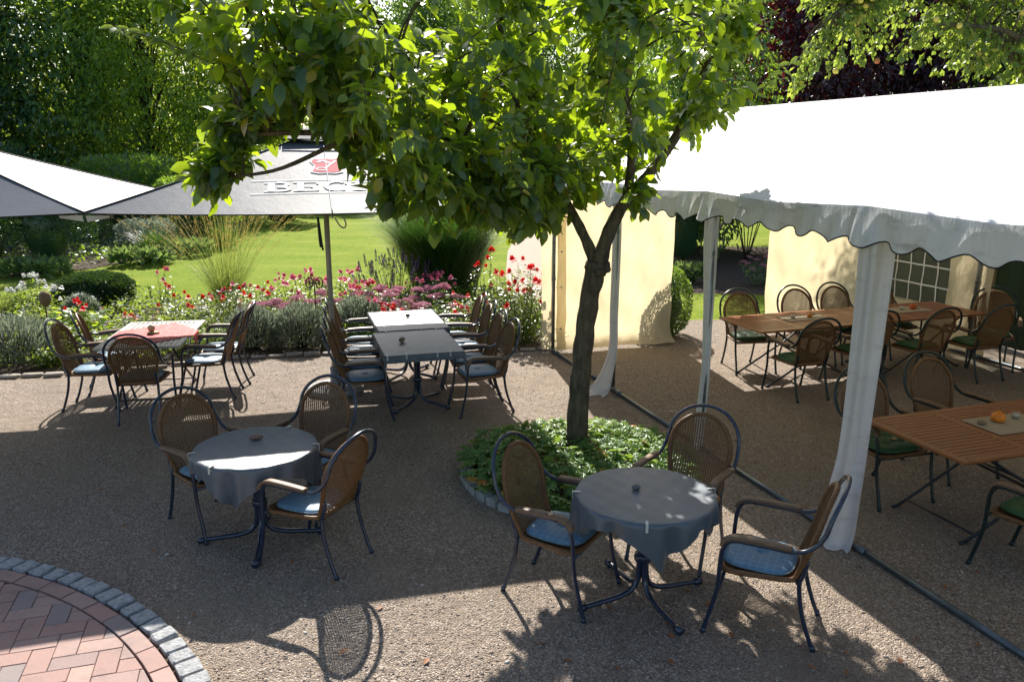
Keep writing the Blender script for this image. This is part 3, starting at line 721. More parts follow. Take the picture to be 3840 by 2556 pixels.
# clips
def clip_mb(sc_=1.):
    mb = MB(); mb.box((-.016, 0, .0065), (.052, .016, .003), bev=.001); mb.box((.0115, 0, -.018), (.003, .016, .05), bev=.001); mb.box((.004, 0, -.042), (.016, .016, .003)); return mb.mesh('clip', False)
cm_ = clip_mb(); first = [1]
def clip(x, y, z, a, label, grp='pale clips holding the tablecloths'):
    o = link('tablecloth_clip', cm_, None, None, (x, y, z), (0, 0, a)); tag(o, label, 'clip', grp)
    if first: cm_.materials.append(M['clip']); first.clear()
for (tx, ty), lst in ((T1, [(178, 'clip at the left rim of the nearest round table'), (262, 'clip standing out at the front rim of the nearest round table'), (8, 'clip at the right rim of the nearest round table')]),
                      (T2, [(205-5, 'clip at the left rim of the round table with reddish pebble'), (246, 'clip at the front rim of the round table with reddish pebble'), (5, 'clip at the right rim of the round table with reddish pebble'), (72, 'clip at the back rim of the round table with reddish pebble')])):
    for a, lb in lst: clip(tx+.447*math.cos(R(a)), ty+.447*math.sin(R(a)), .743, R(a), lb)
def pebble(name, label, cat, mat, c, d, rz, seed, hole=False):
    rr = random.Random(seed); mb = MB(); n = 18; ph = rr.uniform(0, 6)
    prof = [(math.sin(math.pi*i/9), -math.cos(math.pi*i/9)) for i in range(10)]
    mb.lathe([(p*.5*1., q*.5) for p, q in prof], n, (0, 0, 0), lambda a, z: 1 + .08*math.sin(2*a+ph) + .05*math.sin(3*a+ph*2))
    mb.v = [(x*d[0], y*d[1], (z+.5)*d[2]) for x, y, z in mb.v]
    o = mb.build(name, mat, None, True, c, (0, 0, rz)); return tag(o, label, cat)
pebble('pebble', 'reddish oval pebble on the left round table', 'pebble', M['pebble_red'], (-1.91, 5.66, .744), (.10, .062, .038), .2, 1)
pebble('pebble', 'small grey carved pebble on the nearest round table', 'pebble', M['pebble_grey'], (.79, 4.76, .744), (.062, .052, .032), .4, 2)

# ------------------------------------------------------------------ two covered rectangular tables
def rect_table(cx_, cy_, L, W, rz, label, grp):
    t = thing('rectangular_table', label, 'table', (cx_, cy_, Z0), rz, grp); pedestal(t, R(45), .43)
    mb = MB(); mb.box((0, 0, .712), (W, L, .024), bev=.006); mb.box((0, 0, .69), (.5, .06, .02)); mb.build('tabletop', M['grey_wood'], t, False)
    return t
def rect_cloth(cx_, cy_, L, W, rz, label, drop, seed, corners, z=.731+Z0):
    rr = random.Random(seed); ph = [rr.uniform(0, 6) for _ in range(4)]; mb = MB(); hx, hy = W/2+.004, L/2+.004
    def fn(u, v):
        x, y = (u-.5)*2*(hx+drop), (v-.5)*2*(hy+drop); ex, ey = max(0, abs(x)-hx), max(0, abs(y)-hy); e = max(ex, ey)
        px, py = max(-hx, min(hx, x)), max(-hy, min(hy, y))
        rip = .006*math.sin((x+y)*26+ph[0])
        if ex > 0: px += math.copysign(.006+abs(rip)*min(1, ex/.04), x)
        if ey > 0: py += math.copysign(.006+abs(rip)*min(1, ey/.04), y)
        zz = z - max(0, e - .006) + (.001*math.sin(x*31+ph[1])*math.sin(y*23+ph[2]) if e == 0 else 0)
        if ex > 0 and ey > 0:
            k = corners.get((int(math.copysign(1, x)), int(math.copysign(1, y))), .2)
            zz = z - max(0, math.hypot(ex, ey)*(1+k) - .006); px += math.copysign(k*.25*min(ex, ey), x); py += math.copysign(k*.2*min(ex, ey), y)
        return (px, py, zz)
    mb.grid(fn, 60, 70)
    # soft creases
    o = mb.build('tablecloth', M['cloth'], None, True, (cx_, cy_, 0), (0, 0, rz)); return tag(o, label, 'tablecloth', 'dark grey cloths on the rectangular tables')
RA = R(16)
ma = (-1.335, 9.99); mn = (-1.075, 8.79)
rect_table(*ma, 1.18, .84, RA, 'far rectangular pedestal table with a sunlit cloth, next to the roses', 'rectangular pedestal tables')
rect_table(*mn, 1.14, .84, RA, 'near rectangular pedestal table with a shaded cloth, between two rows of armchairs', 'rectangular pedestal tables')
rect_cloth(*ma, 1.18, .84, RA, 'tablecloth glaring white in the sun on the far rectangular table', .07, 1, {(-1, -1): .4, (1, -1): .3, (-1, 1): 1.})
rect_cloth(*mn, 1.14, .84, RA, 'shaded slate tablecloth on the near rectangular table, with a hanging corner', .085, 2, {(1, -1): 1.7, (-1, -1): .8})
def loc2(c, rz, x, y): return (c[0]+x*math.cos(rz)-y*math.sin(rz), c[1]+x*math.sin(rz)+y*math.cos(rz))
for (c_, x, y, a, lb) in [(mn, -.40, -.575, -90, 'clip at the near left corner of the shaded rectangular cloth'), (mn, -.20, -.575, -90, 'clip on the near edge of the shaded rectangular cloth, left of its middle'),
                          (mn, .13, -.575, -90, 'clip on the near edge of the shaded rectangular cloth, right of its middle'), (mn, .27, -.575, -90, 'clip on the near edge of the shaded rectangular cloth, by its right corner'),
                          (mn, -.27, .575, 90, 'clip at the far left of the shaded rectangular cloth'), (mn, .33, .575, 90, 'clip at the far right of the shaded rectangular cloth'),
                          (ma, .03, -.597, -90, 'clip in the middle of the sunlit rectangular cloth edge')]:
    p = loc2(c_, RA, x, y); clip(*p, .743, RA+R(a), lb)
pebble('stone', 'brown flint stone on the shaded rectangular cloth', 'stone', M['pebble_tan'], (*loc2(mn, RA, -.16, .02), .744), (.10, .05, .055), 1.1, 4)
pebble('stone', 'small rough stone on the sunlit rectangular cloth', 'stone', M['pebble_tan'], (*loc2(ma, RA, .03, .12), .744), (.062, .05, .05), .3, 5)

# ------------------------------------------------------------------ slatted folding tables
def slat_table(cx_, cy_, L, W, rz, label, mat, grp, npan=3, legm='black_metal'):
    """long side along local x"""
    t = thing('slatted_table', label, 'table', (cx_, cy_, Z0), rz, grp); zt = .735
    mb = MB(); fb = .068; th_ = .026
    for s in (-1, 1):
        mb.box((0, s*(W/2-fb/2), zt-th_/2), (L-2*fb-.002, fb, th_), bev=.006); mb.box((s*(L/2-fb/2), 0, zt-th_/2), (fb, W, th_), bev=.006)
    pl = (L-2*fb)/npan
    for k in range(1, npan): mb.box((-L/2+fb+k*pl, 0, zt-th_/2-.001), (.07, W-2*fb-.002, th_-.002), bev=.004)
    o = mb.build('frame', mat, t, False); mb = MB()
    ns_ = int((W-2*fb)/.052); sp = (W-2*fb)/ns_
    for k in range(npan):
        x0 = -L/2+fb+k*pl + (.037 if k else .002); x1 = -L/2+fb+(k+1)*pl - (.037 if k < npan-1 else .002)
        for j in range(ns_):
            y = -W/2+fb+(j+.5)*sp; mb.box(((x0+x1)/2, y, zt-.012), (x1-x0, sp-.010, .016), bev=.003)
    mb.build('slats', mat, t, False)
    for s in (-1, 1):
        mb = MB(); a = L*.33
        mb.tube([(-a, s*.30, .70), (-a*.1, s*.30, .37), (a*1.05, s*.30, .012)], .013, 7); mb.tube([(a*1.05, s*.30, .012), (a*1.05+.05, s*.30, .010)], .016, 7); mb.build('leg', M[legm], t)
        mb = MB(); mb.tube([(a, s*.33, .70), (a*.1, s*.33, .37), (-a*1.05, s*.33, .012)], .013, 7); mb.tube([(-a*1.05, s*.33, .012), (-a*1.05-.05, s*.33, .010)], .016, 7); mb.build('leg', M[legm], t)
    mb = MB(); a = L*.33
    for xa, za_ in ((a*.92, .055), (-a*.92, .055), (a, .70), (-a, .70), (0, .36)):
        mb = MB(); mb.tube([(xa, -.33, za_), (xa, .33, za_)], .009, 6); mb.build('crossbar', M[legm], t)
    return t
slat_table(-4.21, 9.20, 1.40, .90, R(99), 'weathered grey slatted table half covered by a red cloth, in full sun', M['grey_wood'], 'slatted folding tables')
tb_r = R(18.3); bx, by = math.cos(tb_r), math.sin(tb_r)
c5 = (4.46, 10.25)
slat_table(c5[0]-.875*bx, c5[1]-.875*by, 1.74, .92, tb_r, 'left one of the two long teak tables joined end to end', M['teak'], 'slatted folding tables')
slat_table(c5[0]+.875*bx, c5[1]+.875*by+.015, 1.74, .92, tb_r, 'right one of the two long teak tables, nearer the window panel', M['teak'], 'slatted folding tables')
c6 = (2.97+.96*bx, 5.665+.96*by)
slat_table(c6[0], c6[1], 1.92, .98, tb_r, 'large teak slatted table near the right edge, behind the dirty tent curtain', M['teak'], 'slatted folding tables')
# red cloth laid diagonally on the weathered table
mb = MB(); hz = .735+Z0+.005
def fr(u, v):
    x, y = (u-.5)*.86, (v-.5)*.86; a = R(38); px, py = x*math.cos(a)-y*math.sin(a), x*math.sin(a)+y*math.cos(a)
    d_ = max(0, abs(py)-.452); z = hz - max(0, d_-.004) + .0015*math.sin(px*30)*math.sin(py*25)
    if d_ > 0: py = math.copysign(.458 + .03*d_, py)
    return (px, py, z)
mb.grid(fr, 50, 50); o = mb.build('red_cloth', M['redcloth'], None, True, (-4.17, 9.17, 0), (0, 0, R(99))); tag(o, 'red woven cloth laid diagonally on the weathered slatted table', 'cloth')
t = thing('shell_ornament', 'pale shell shaped ornament on a dark base in the middle of the red cloth', 'ornament', (-4.19, 9.16, hz+.002))
mb = MB(); mb.lathe([(.0, 0), (.06, .0), (.075, .01), (.06, .02), (0, .022)], 20); mb.v = [(x, y*.7, z) for x, y, z in mb.v]; mb.build('base', M['husk'], t)
mb = MB(); mb.lathe([(0, 0), (.03, .006), (.045, .02), (.03, .034), (0, .04)], 20, (0, 0, -.02), lambda a, z: 1+.06*math.sin(5*a)); mb.v = [(x-.02, z*1.1, y+.062) for x, y, z in mb.v]; mb.build('shell', M['shell'], t)
# place mats, pumpkins, glasses
def mat_(c, rz, L, W, label):
    mb = MB(); mb.box((0, 0, .002), (L, W, .003), bev=.001); o = mb.build('place_mat', M['linen'], None, False, (c[0], c[1], .735+Z0), (0, 0, rz)); tag(o, label, 'place mat', 'linen mats on the teak tables')
ZT = .735+Z0+.0045
def pumpkin(c, r, label, mat, neck=True):
    t = thing('pumpkin', label, 'pumpkin', (c[0], c[1], ZT), 0, 'ornamental gourds on the teak tables'); mb = MB()
    pr = [(0, .03), (.5, .0), (.85, .15), (1.05, .5), (1.02, .85), (.82, 1.18), (.5, 1.42), (.3, 1.6), (.2, 1.72), (0, 1.76)] if neck else [(0, .04), (.5, .0), (.9, .3), (1, .75), (.9, 1.2), (.5, 1.5), (0, 1.42)]
    pp = spline([(a, 0, b) for a, b in pr], 4)
    mb.lathe([(max(p.x, 0)*r, max(0, p.z)*r) for p in pp], 40, (0, 0, 0), lambda a, z: 1+.06*abs(math.sin(5*a))-.03); mb.build('gourd', mat, t)
    mb = MB(); zt = r*(1.72 if neck else 1.42); mb.tube([(0, 0, zt), (.004, 0, zt+.01), (.012, .002, zt+.02)], .005, 6); mb.build('stem', M['stem'], t); return t
def glass(c, label):
    t = thing('candle_glass', label, 'candle glass', (c[0], c[1], ZT), 0, 'small glasses with candles'); mb = MB()
    mb.lathe([(.0, 0), (.027, 0), (.031, .055), (.0295, .055), (.026, .005), (0, .005)], 20); mb.build('glass', M['glass'], t)
    mb = MB(); mb.lathe([(0, .007), (.025, .007), (.0265, .03), (0, .031)], 18); mb.build('candle', M['wax'], t)
p = loc2(c5, tb_r, -.74, .07); mat_(p, tb_r, .62, .30, 'linen mat on the left long teak table')
glass(loc2(c5, tb_r, -.90, .08), 'candle glass on the left long teak table beside the small gourd')
pumpkin(loc2(c5, tb_r, -.66, .06), .034, 'small orange gourd lying by dry husks on the left long teak table', M['pumpkin'], False)
def husk(c, rz, label):
    mb = MB(); rr = random.Random(int(c[0]*99))
    for k in range(5):
        a = rr.uniform(-.3, .3); L_ = rr.uniform(.08, .13); mb.grid(lambda u, v, a=a, L_=L_, k=k: ((u*L_)*math.cos(a)-(v-.5)*.03*math.sin(math.pi*min(.98, u+.08))*math.sin(a), (u*L_)*math.sin(a)+(v-.5)*.03*math.sin(math.pi*min(.98, u+.08)), .004+.005*k+.016*math.sin(u*3)), 6, 2)
    o = mb.build('dry_husk', M['husk'], None, True, (c[0], c[1], ZT), (0, 0, rz)); tag(o, label, 'husk', 'dry husks on the teak tables')
husk(loc2(c5, tb_r, -.60, .12), tb_r, 'dry corn husks right of the small orange gourd')
p = loc2(c5, tb_r, .95, .08); mat_(p, tb_r, .56, .32, 'linen mat on the right long teak table')
glass(loc2(c5, tb_r, .84, .09), 'candle glass on the right long teak table beside the red gourd')
pumpkin(loc2(c5, tb_r, 1.02, .08), .045, 'round red orange gourd on the right long teak table', M['pumpkin_red'], False)
husk(loc2(c5, tb_r, 1.09, .14), tb_r, 'dry husks behind the round red orange gourd')
p = (3.92, 6.01); mat_(p, tb_r, .60, .36, 'large linen mat on the near teak table at the right edge')
pumpkin((3.85, 6.05), .052, 'ribbed yellow orange gourd with a pointed top on the near teak table', M['pumpkin'], True)
glass((4.04, 6.13), 'candle glass right of the pointed gourd on the near teak table')
pebble('ring_stone', 'grey brown ring shaped stone left of the pointed gourd', 'stone', M['pebble_tan'], (3.68, 5.98, ZT), (.075, .062, .035), .2, 6)

# ------------------------------------------------------------------ parasols
def parasol(label, c, rz, side_mat, mark, group='large square parasols'):
    t = thing('parasol', label, 'parasol', (c[0], c[1], Z0), rz, group)
    hw, ze, za = 2.05, 2.28, 3.04
    def pp(q, s, k, off=0.):                              # q side 0 front(-y) 1 right 2 back 3 left; s -1..1 along edge; k 0 edge..1 apex
        x, y = s*hw*(1-k), -hw*(1-k); sag = -.012*(1-s*s)*(1-k) - .035*math.sin(math.pi*k)*(1-s*s*.6)
        z = ze + (za-ze)*k + sag*(1-k) + (.03*(1-k)**2*(s*s) if True else 0); z += .002*math.sin(s*9+q)*math.sin(k*11)*(1-k)
        y -= .0; nz = math.cos(R(20)); ny = -math.sin(R(20)); y += off*ny; z += off*nz
        a = q*math.pi/2; return (x*math.cos(a)-y*math.sin(a), x*math.sin(a)+y*math.cos(a), z)
    for q in range(4):
        mb = MB(); mb.grid(lambda u, v, q=q: pp(q, u*2-1, v*.93), 48, 36)
        mb.build('canopy_panel', M['canopy_grey'] if q in (0, 2) else side_mat, t)
    mb = MB()
    for q in range(4):
        a = q*math.pi/2
        def cp_(u, v, q=q):
            s = u*2-1; k = .80 + .20*v; x, y, z = pp(q, s, min(k, 1.)); zt = z + .055 - .02*(1-abs(s))*(1-v); return (x*1.03, y*1.03, zt + .05*v)
        mb.grid(cp_, 12, 6)
    mb.build('vent_cap', M['canopy_grey'], t)
    mb = MB(); mb.lathe([(0, 0), (.04, 0), (.045, .03), (.02, .06), (0, .065)], 14, (0, 0, za+.09)); mb.build('finial', M['pole'], t)
    mb = MB()
    for q in range(4):
        mb.tube([pp(q, -1, k/10*.93, .006) for k in range(11)], .007, 6)
        mb.tube([pp(q, -1+2*k/16, 0, .0) for k in range(17)], .007, 6)
        mb.tube([tuple(Vector(pp(q, -1+2*k/10, .795, .06))) for k in range(11)], .008, 6)
    mb.build('trim', M['black_trim'], t)
    mb = MB(); mb.lathe([(.0, 0), (.03, 0), (.031, 2.95), (0, 2.95)], 16, (0, 0, .03)); mb.lathe([(.04, 0), (.04, .07), (0, .07)], 14, (0, 0, 1.06)); mb.build('pole', M['pole'], t)
    mb = MB(); mb.lathe([(0, 0), (.33, 0), (.34, .05), (.30, .07), (.06, .08), (.05, .3), (0, .3)], 28); mb.build('base', M['stone'], t)
    for q in range(8):
        a = q*math.pi/4 + math.pi/4*0; L_ = hw*.97*(math.sqrt(2) if q % 2 else 1); mb = MB()
        mb.tube([(.05*math.cos(a), .05*math.sin(a), 2.96), (L_*math.cos(a), L_*math.sin(a), 2.31-.035-(0 if q % 2 else .04))], .011, 6)
        mb.tube([(.05*math.cos(a), .05*math.sin(a), 2.36), (L_*.48*math.cos(a), L_*.48*math.sin(a), 2.60)], .009, 6); mb.build('rib', M['pole'], t)
    mb = MB(); mb.lathe([(.055, 0), (.055, .09), (0, .09)], 14, (0, 0, 2.31)); mb.build('hub', M['pole'], t)
    if mark:
        mb = MB()                                          # strap and hook hanging by the pole
        mb.tube(spline([(-.13, -hw+.02, 2.24), (-.125, -hw+.02, 2.05), (-.118, -hw+.03, 1.97)], 4), .011, 4); mb.tube(spline([(-.125, -hw+.02, 2.2), (-.11, -hw+.02, 2.02), (-.10, -hw+.03, 1.94)], 4), .009, 4); mb.build('strap', M['black_trim'], t)
        mb = MB(); mb.tube(spline([(.02, -hw+.02, 2.23), (.06, -hw+.02, 2.16), (.10, -hw+.02, 2.14), (.115, -hw+.02, 2.18), (.09, -hw+.02, 2.24)], 4), .008, 6); mb.build('hook', M['pole'], t)
    for s in (-1, 1):                                      # pale corner pockets
        mb = MB(); x, y, z = pp(0, s, 0); mb.grid(lambda u, v: (x - s*.02 - s*.18*u, y + .02 + .03*v, z - .02 - .055*v*(1-u*.6)), 4, 3)
        mb.build('corner_pocket', M['canopy_white'], t)
    if mark:
        SL = math.hypot(hw, za-ze)
        def P2(u, v, off=.012):                            # metres on the front panel: u across, v up the slope
            k = v/SL; return pp(0, u/(hw*(1-k)), k, off)
        mbw = MB()
        def stroke(mb, pts, w_, off=.007, seg=5, wf=None):
            pts = [Vector((a, b, 0)) for a, b in pts]; dense = []
            for i in range(len(pts)-1):
                for k in range(seg): dense.append(pts[i].lerp(pts[i+1], k/seg))
            dense.append(pts[-1]); vs = []
            for i, p in enumerate(dense):
                t_ = (dense[min(i+1, len(dense)-1)] - dense[max(i-1, 0)]).normalized(); n_ = Vector((-t_.y, t_.x, 0)); ww = w_/2 if wf is None else wf(i/(len(dense)-1))/2
                a, b = p + n_*ww, p - n_*ww; vs += [P2(a.x, a.y, off), P2(b.x, b.y, off)]
            mb.add(vs, [(2*i, 2*i+1, 2*i+3, 2*i+2) for i in range(len(dense)-1)])
        base = lambda x: .50 + .055*math.cos(min(1.4, abs(x)/.62)*1.2)      # arched baseline
        H_ = .225
        def G_(x, y): return (x, base(x) + y*H_)
        def hb(x0, x1, y, w_): stroke(mbw, [G_(x0, y), G_(x1, y)], w_)
        def vb(x, y0, y1, w_): stroke(mbw, [G_(x, y0), G_(x, y1)], w_)
        x = -.60; tk, tn = .062, .022                     # B
        vb(x+.065, 0, 1, tk); hb(x, x+.16, .06, tn); hb(x, x+.16, .94, tn)
        for (yc, rx, h_) in ((.74, .085, .26), (.27, .10, .27)):
            stroke(mbw, [G_(x+.12, yc-h_+.05)] + [G_(x+.13+rx*math.sin(a), yc-(h_-.05)*math.cos(a)) for a in [math.pi*i/8 for i in range(1, 8)]] + [G_(x+.12, yc+h_-.05)], .04, seg=2)
        x = -.33                                           # E
        vb(x+.065, 0, 1, tk); hb(x, x+.23, .06, tn*1.3); hb(x, x+.23, .94, tn*1.3); hb(x+.06, x+.17, .5, tn); vb(x+.225, 0, .3, .02); vb(x+.225, .7, 1, .02); vb(x+.17, .36, .64, .018)
        x = -.05                                           # C
        stroke(mbw, [G_(x+.13+.105*math.cos(a), .5+.47*math.sin(a)) for a in [math.pi*(.28+1.44*i/14) for i in range(15)]], .05, seg=2); vb(x+.215, .68, .98, .02)
        x = .22                                            # K
        vb(x+.065, 0, 1, tk); hb(x, x+.13, .06, tn); hb(x, x+.13, .94, tn); stroke(mbw, [G_(x+.09, .42), G_(x+.22, .95)], .03); stroke(mbw, [G_(x+.11, .52), G_(x+.23, .03)], .055); hb(x+.16, x+.26, .94, tn); hb(x+.17, x+.27, .06, tn)
        stroke(mbw, [G_(.515, 1.0), G_(.505, .72)], .03)   # apostrophe
        x = .55                                            # S
        stroke(mbw, [G_(x+.10+.075*math.cos(a), .73+.22*math.sin(a)) for a in [math.pi*(.1+1.2*i/9) for i in range(10)]] + [G_(x+.10-.075*math.cos(a), .27-.22*math.sin(a)) for a in [math.pi*(-.45+1.25*i/9) for i in range(10)]], .042, seg=1)
        xs_ = [-.72+1.5*i/20 for i in range(21)]
        stroke(mbw, [(q, base(q)-.045-.0) for q in xs_], .014, seg=1); stroke(mbw, [(q, base(q)+H_+.045) for q in xs_], .014, seg=1)
        mbw.build('lettering', M['print_white'], t, False)
        e0 = .0; v0 = 1.16                                 # shield emblem with key
        def sh(k_, sc_): return [(e0+sc_*a*.78, v0+sc_*b*1.15) for a, b in [(-.165, .17), (-.09, .145), (0, .175), (.09, .145), (.165, .17), (.20, .10), (.15, .01), (.16, -.06), (.20, -.13), (.10, -.165), (0, -.155), (-.10, -.165), (-.20, -.13), (-.16, -.06), (-.15, .01), (-.20, .10)]]
        for nm, sc_, off, mt in (('emblem_border', 1.06, .007, 'print_white'), ('emblem', .92, .010, 'print_red')):
            mb = MB(); pts = sh(0, sc_); vs = [P2(e0, v0, off)] + [P2(a, b, off) for a, b in pts]; mb.add(vs, [(0, 1+i, 1+(i+1) % len(pts)) for i in range(len(pts))]); ob = mb.build(nm, M[mt], t, False)
        mbw = MB(); stroke(mbw, [(e0-.05+.05*math.cos(a), v0-.09+.035*math.sin(a)) for a in [2*math.pi*i/12 for i in range(13)]], .016, .013, 1)
        stroke(mbw, [(e0-.01, v0-.07), (e0+.045, v0+.03), (e0+.10, v0+.12)], .026, .013, 3); stroke(mbw, [(e0+.05, v0+.05), (e0-.03, v0+.12), (e0-.09, v0+.08)], .03, .013, 3); mbw.build('key_mark', M['print_white'], t, False)
        mb = MB(); mb.tube([P2(0, .0, .008)] + [P2(0, .1*i, .008) for i in range(1, 18)], .006, 4); mb.build('centre_line', M['print_white'], t)  # thin white line up the middle of the front panel
    return t
PRZ = math.atan2(.25, .968)
parasol('charcoal parasol with white lettering and a red shield, behind the covered tables', (-2.13, 9.30), PRZ, M['canopy_grey'], True)
parasol('parasol with glaring white side panel and charcoal front, cut off at the left edge', (-6.12, 8.34), PRZ, M['canopy_white'], False)

# ------------------------------------------------------------------ party tent
TA = (.586, 11.2); TR_ = R(18.2)
tent = thing('party_tent', 'long white party tent with scalloped valance and cream end walls', 'tent', (TA[0], TA[1], 0), TR_)
BAY = 2.01; NB = 5; LEN = BAY*NB; WD = 5.5; ZE, ZR = 2.47, 3.42
mb = MB(); per = 44
for sx in (0, 1):
    def rf(u, v, sx=sx):
        y = .04 - u*(LEN+.08); x0 = -.05 if sx == 0 else WD+.05; x = x0 + (WD/2-x0)*v; z = ZE + (ZR-ZE)*v
        fr_ = abs(((-y/BAY)+.5) % 1 - .5)*2                # 0 at a frame, 1 mid-bay
        z -= .035*fr_*(1-v)*(1 if 0 < u < 1 else 0) + .02*fr_*math.sin(math.pi*v)
        return (x, y, z)
    mb.grid(rf, per*NB//2, 24)
mb.build('roof', M['tent_roof'], tent)
mb = MB()
for y in (.035, -(LEN+.03)):
    mb.add([(-.05, y, ZE), (WD/2, y, ZR), (WD+.05, y, ZE), (-.05, y, ZE-.02), (WD+.05, y, ZE-.02)], [(0, 1, 2), (3, 0, 2, 4)])
mb.build('gable', M['tent_wall'], tent, False)
def valance(p0, p1, out, nm='valance'):
    p0, p1, out = Vector(p0), Vector(p1), Vector(out); L_ = (p1-p0).length; nn = int(L_/.03); rr = random.Random(11)
    ph = [rr.uniform(0, 6.28) for _ in range(8)]; mb = MB()
    def bot(s_): return ZE - .245 - .030*math.cos(2*math.pi*s_/.335) - .012*math.sin(s_*1.7+ph[0])
    def top(s_):
        f_ = abs(((s_/BAY)+.5) % 1-.5)*2; return ZE - .035*f_
    def fn(u, v):
        s_ = u*L_; zt = top(s_); zb = bot(s_); z = zt+.006 + (zb-zt)*v
        w_ = .022*math.sin(s_*6.3+ph[1])*v + .014*math.sin(s_*14+ph[2]+v*2)*v + .010*math.sin(s_*31+ph[3]+v*3)*v
        d_ = min((s_ % BAY), BAY-(s_ % BAY)); w_ += .05*math.exp(-(d_/.10)**2)*v + .02*math.sin(d_*28)*math.exp(-(d_/.35)**2)*v
        q = p0.lerp(p1, u) + out*(w_+.010); return (q.x, q.y, z)
    mb.grid(fn, nn, 9); mb.build(nm, M['tent_val'], tent)
    mb = MB(); mb.tube([fn(i/nn, 1.01) for i in range(nn+1)], .0055, 5); mb.build('valance_trim', M['black_trim'], tent)
valance((-.052, .04, 0), (-.052, -(LEN+.04), 0), (-1, 0, 0)); valance((WD+.052, .04, 0), (WD+.052, -(LEN+.04), 0), (1, 0, 0)); valance((-.05, .05, 0), (WD+.05, .05, 0), (0, 1, 0))
for k in range(NB+1):
    for x in (0, WD):
        mb = MB(); mb.tube([(x, -k*BAY, .0), (x, -k*BAY, ZE-.03)], .026, 12)
        mb.lathe([(.032, 0), (.032, .05)], 12, (x, -k*BAY, 1.05)); mb.lathe([(.034, 0), (.034, .07)], 12, (x, -k*BAY, 0.0)); mb.lathe([(.031, 0), (.031, .04)], 12, (x, -k*BAY, 1.9)); mb.build('post', M['grey_metal'], tent)
    mb = MB(); mb.tube([(0, -k*BAY, ZE-.04), (WD/2, -k*BAY, ZR-.04), (WD, -k*BAY, ZE-.04)], .02, 8); mb.tube([(.35, -k*BAY, ZE+.08), (0, -k*BAY, ZE-.42)], .014, 8); mb.tube([(WD-.35, -k*BAY, ZE+.08), (WD, -k*BAY, ZE-.42)], .014, 8)
    if k in (0, 2, 4): mb.tube([(0, -k*BAY, ZE-.03), (WD, -k*BAY, ZE-.03)], .014, 8)
    mb.build('rafter', M['grey_metal'], tent)
for k in range(NB):
    for x in (0, WD):
        mb = MB(); mb.tube([(x, -k*BAY-.03, .032), (x, -(k+1)*BAY+.03, .032)], .022, 12); mb.lathe([(.03, -.05), (.03, .06)], 12); n0 = len(mb.v)
        mb.v[-24:] = [(x+a, -k*BAY-.16-c, .032+b) for a, b, c in mb.v[-24:]]; mb.build('ground_rail', M['rail_metal'], tent)
for x, z in ((0, ZE-.04), (WD, ZE-.04), (WD/2, ZR-.045)):
    mb = MB(); mb.tube([(x, 0, z), (x, -LEN, z)], .016, 8); mb.build('purlin', M['grey_metal'], tent)
def wall(x0, x1, seed, flare=0., y0=.02, nm='wall_panel', parent=None, zt=ZE-.02):
    rr = random.Random(seed); ph = [rr.uniform(0, 6.28) for _ in range(5)]; mb = MB()
    def fn(u, v):
        x = x0+(x1-x0)*u; z = zt*(1-v); w_ = .020*math.sin(x*6+ph[0]+z*.8)*(.4+v) + .011*math.sin(x*17+z*4+ph[1]) + .010*math.sin(z*9+x*5+ph[2])*(.3+v) + .006*math.sin(x*31-z*13+ph[3])
        y = y0 + w_
        if z < .22 and flare: q = (.22-z)/.22; y -= flare*q*q*(.5+.5*u); z = max(.016, z+.05*q*q)
        return (x, y, z)
    mb.grid(fn, 60, 60); return mb.build(nm, M['tent_wall'], parent or tent)
wall(-.02, 1.90, 3, .16); wall(3.52, 5.48, 4, .05)
wall(.04, .18, 5, .05, -.012); wall(-.16, .0, 6, .02, .07)
for z in (.35, .95, 1.45):
    mb = MB(); mb.lathe([(.006, 0), (.013, .0), (.013, .004), (.006, .004)], 12); mb.v = [(.11+a, -.022-c, z+b) for a, b, c in mb.v]; mb.tube([(0, -.025, z), (.11, -.022, z)], .002, 4); mb.build('eyelet', M['grey_metal'], tent)
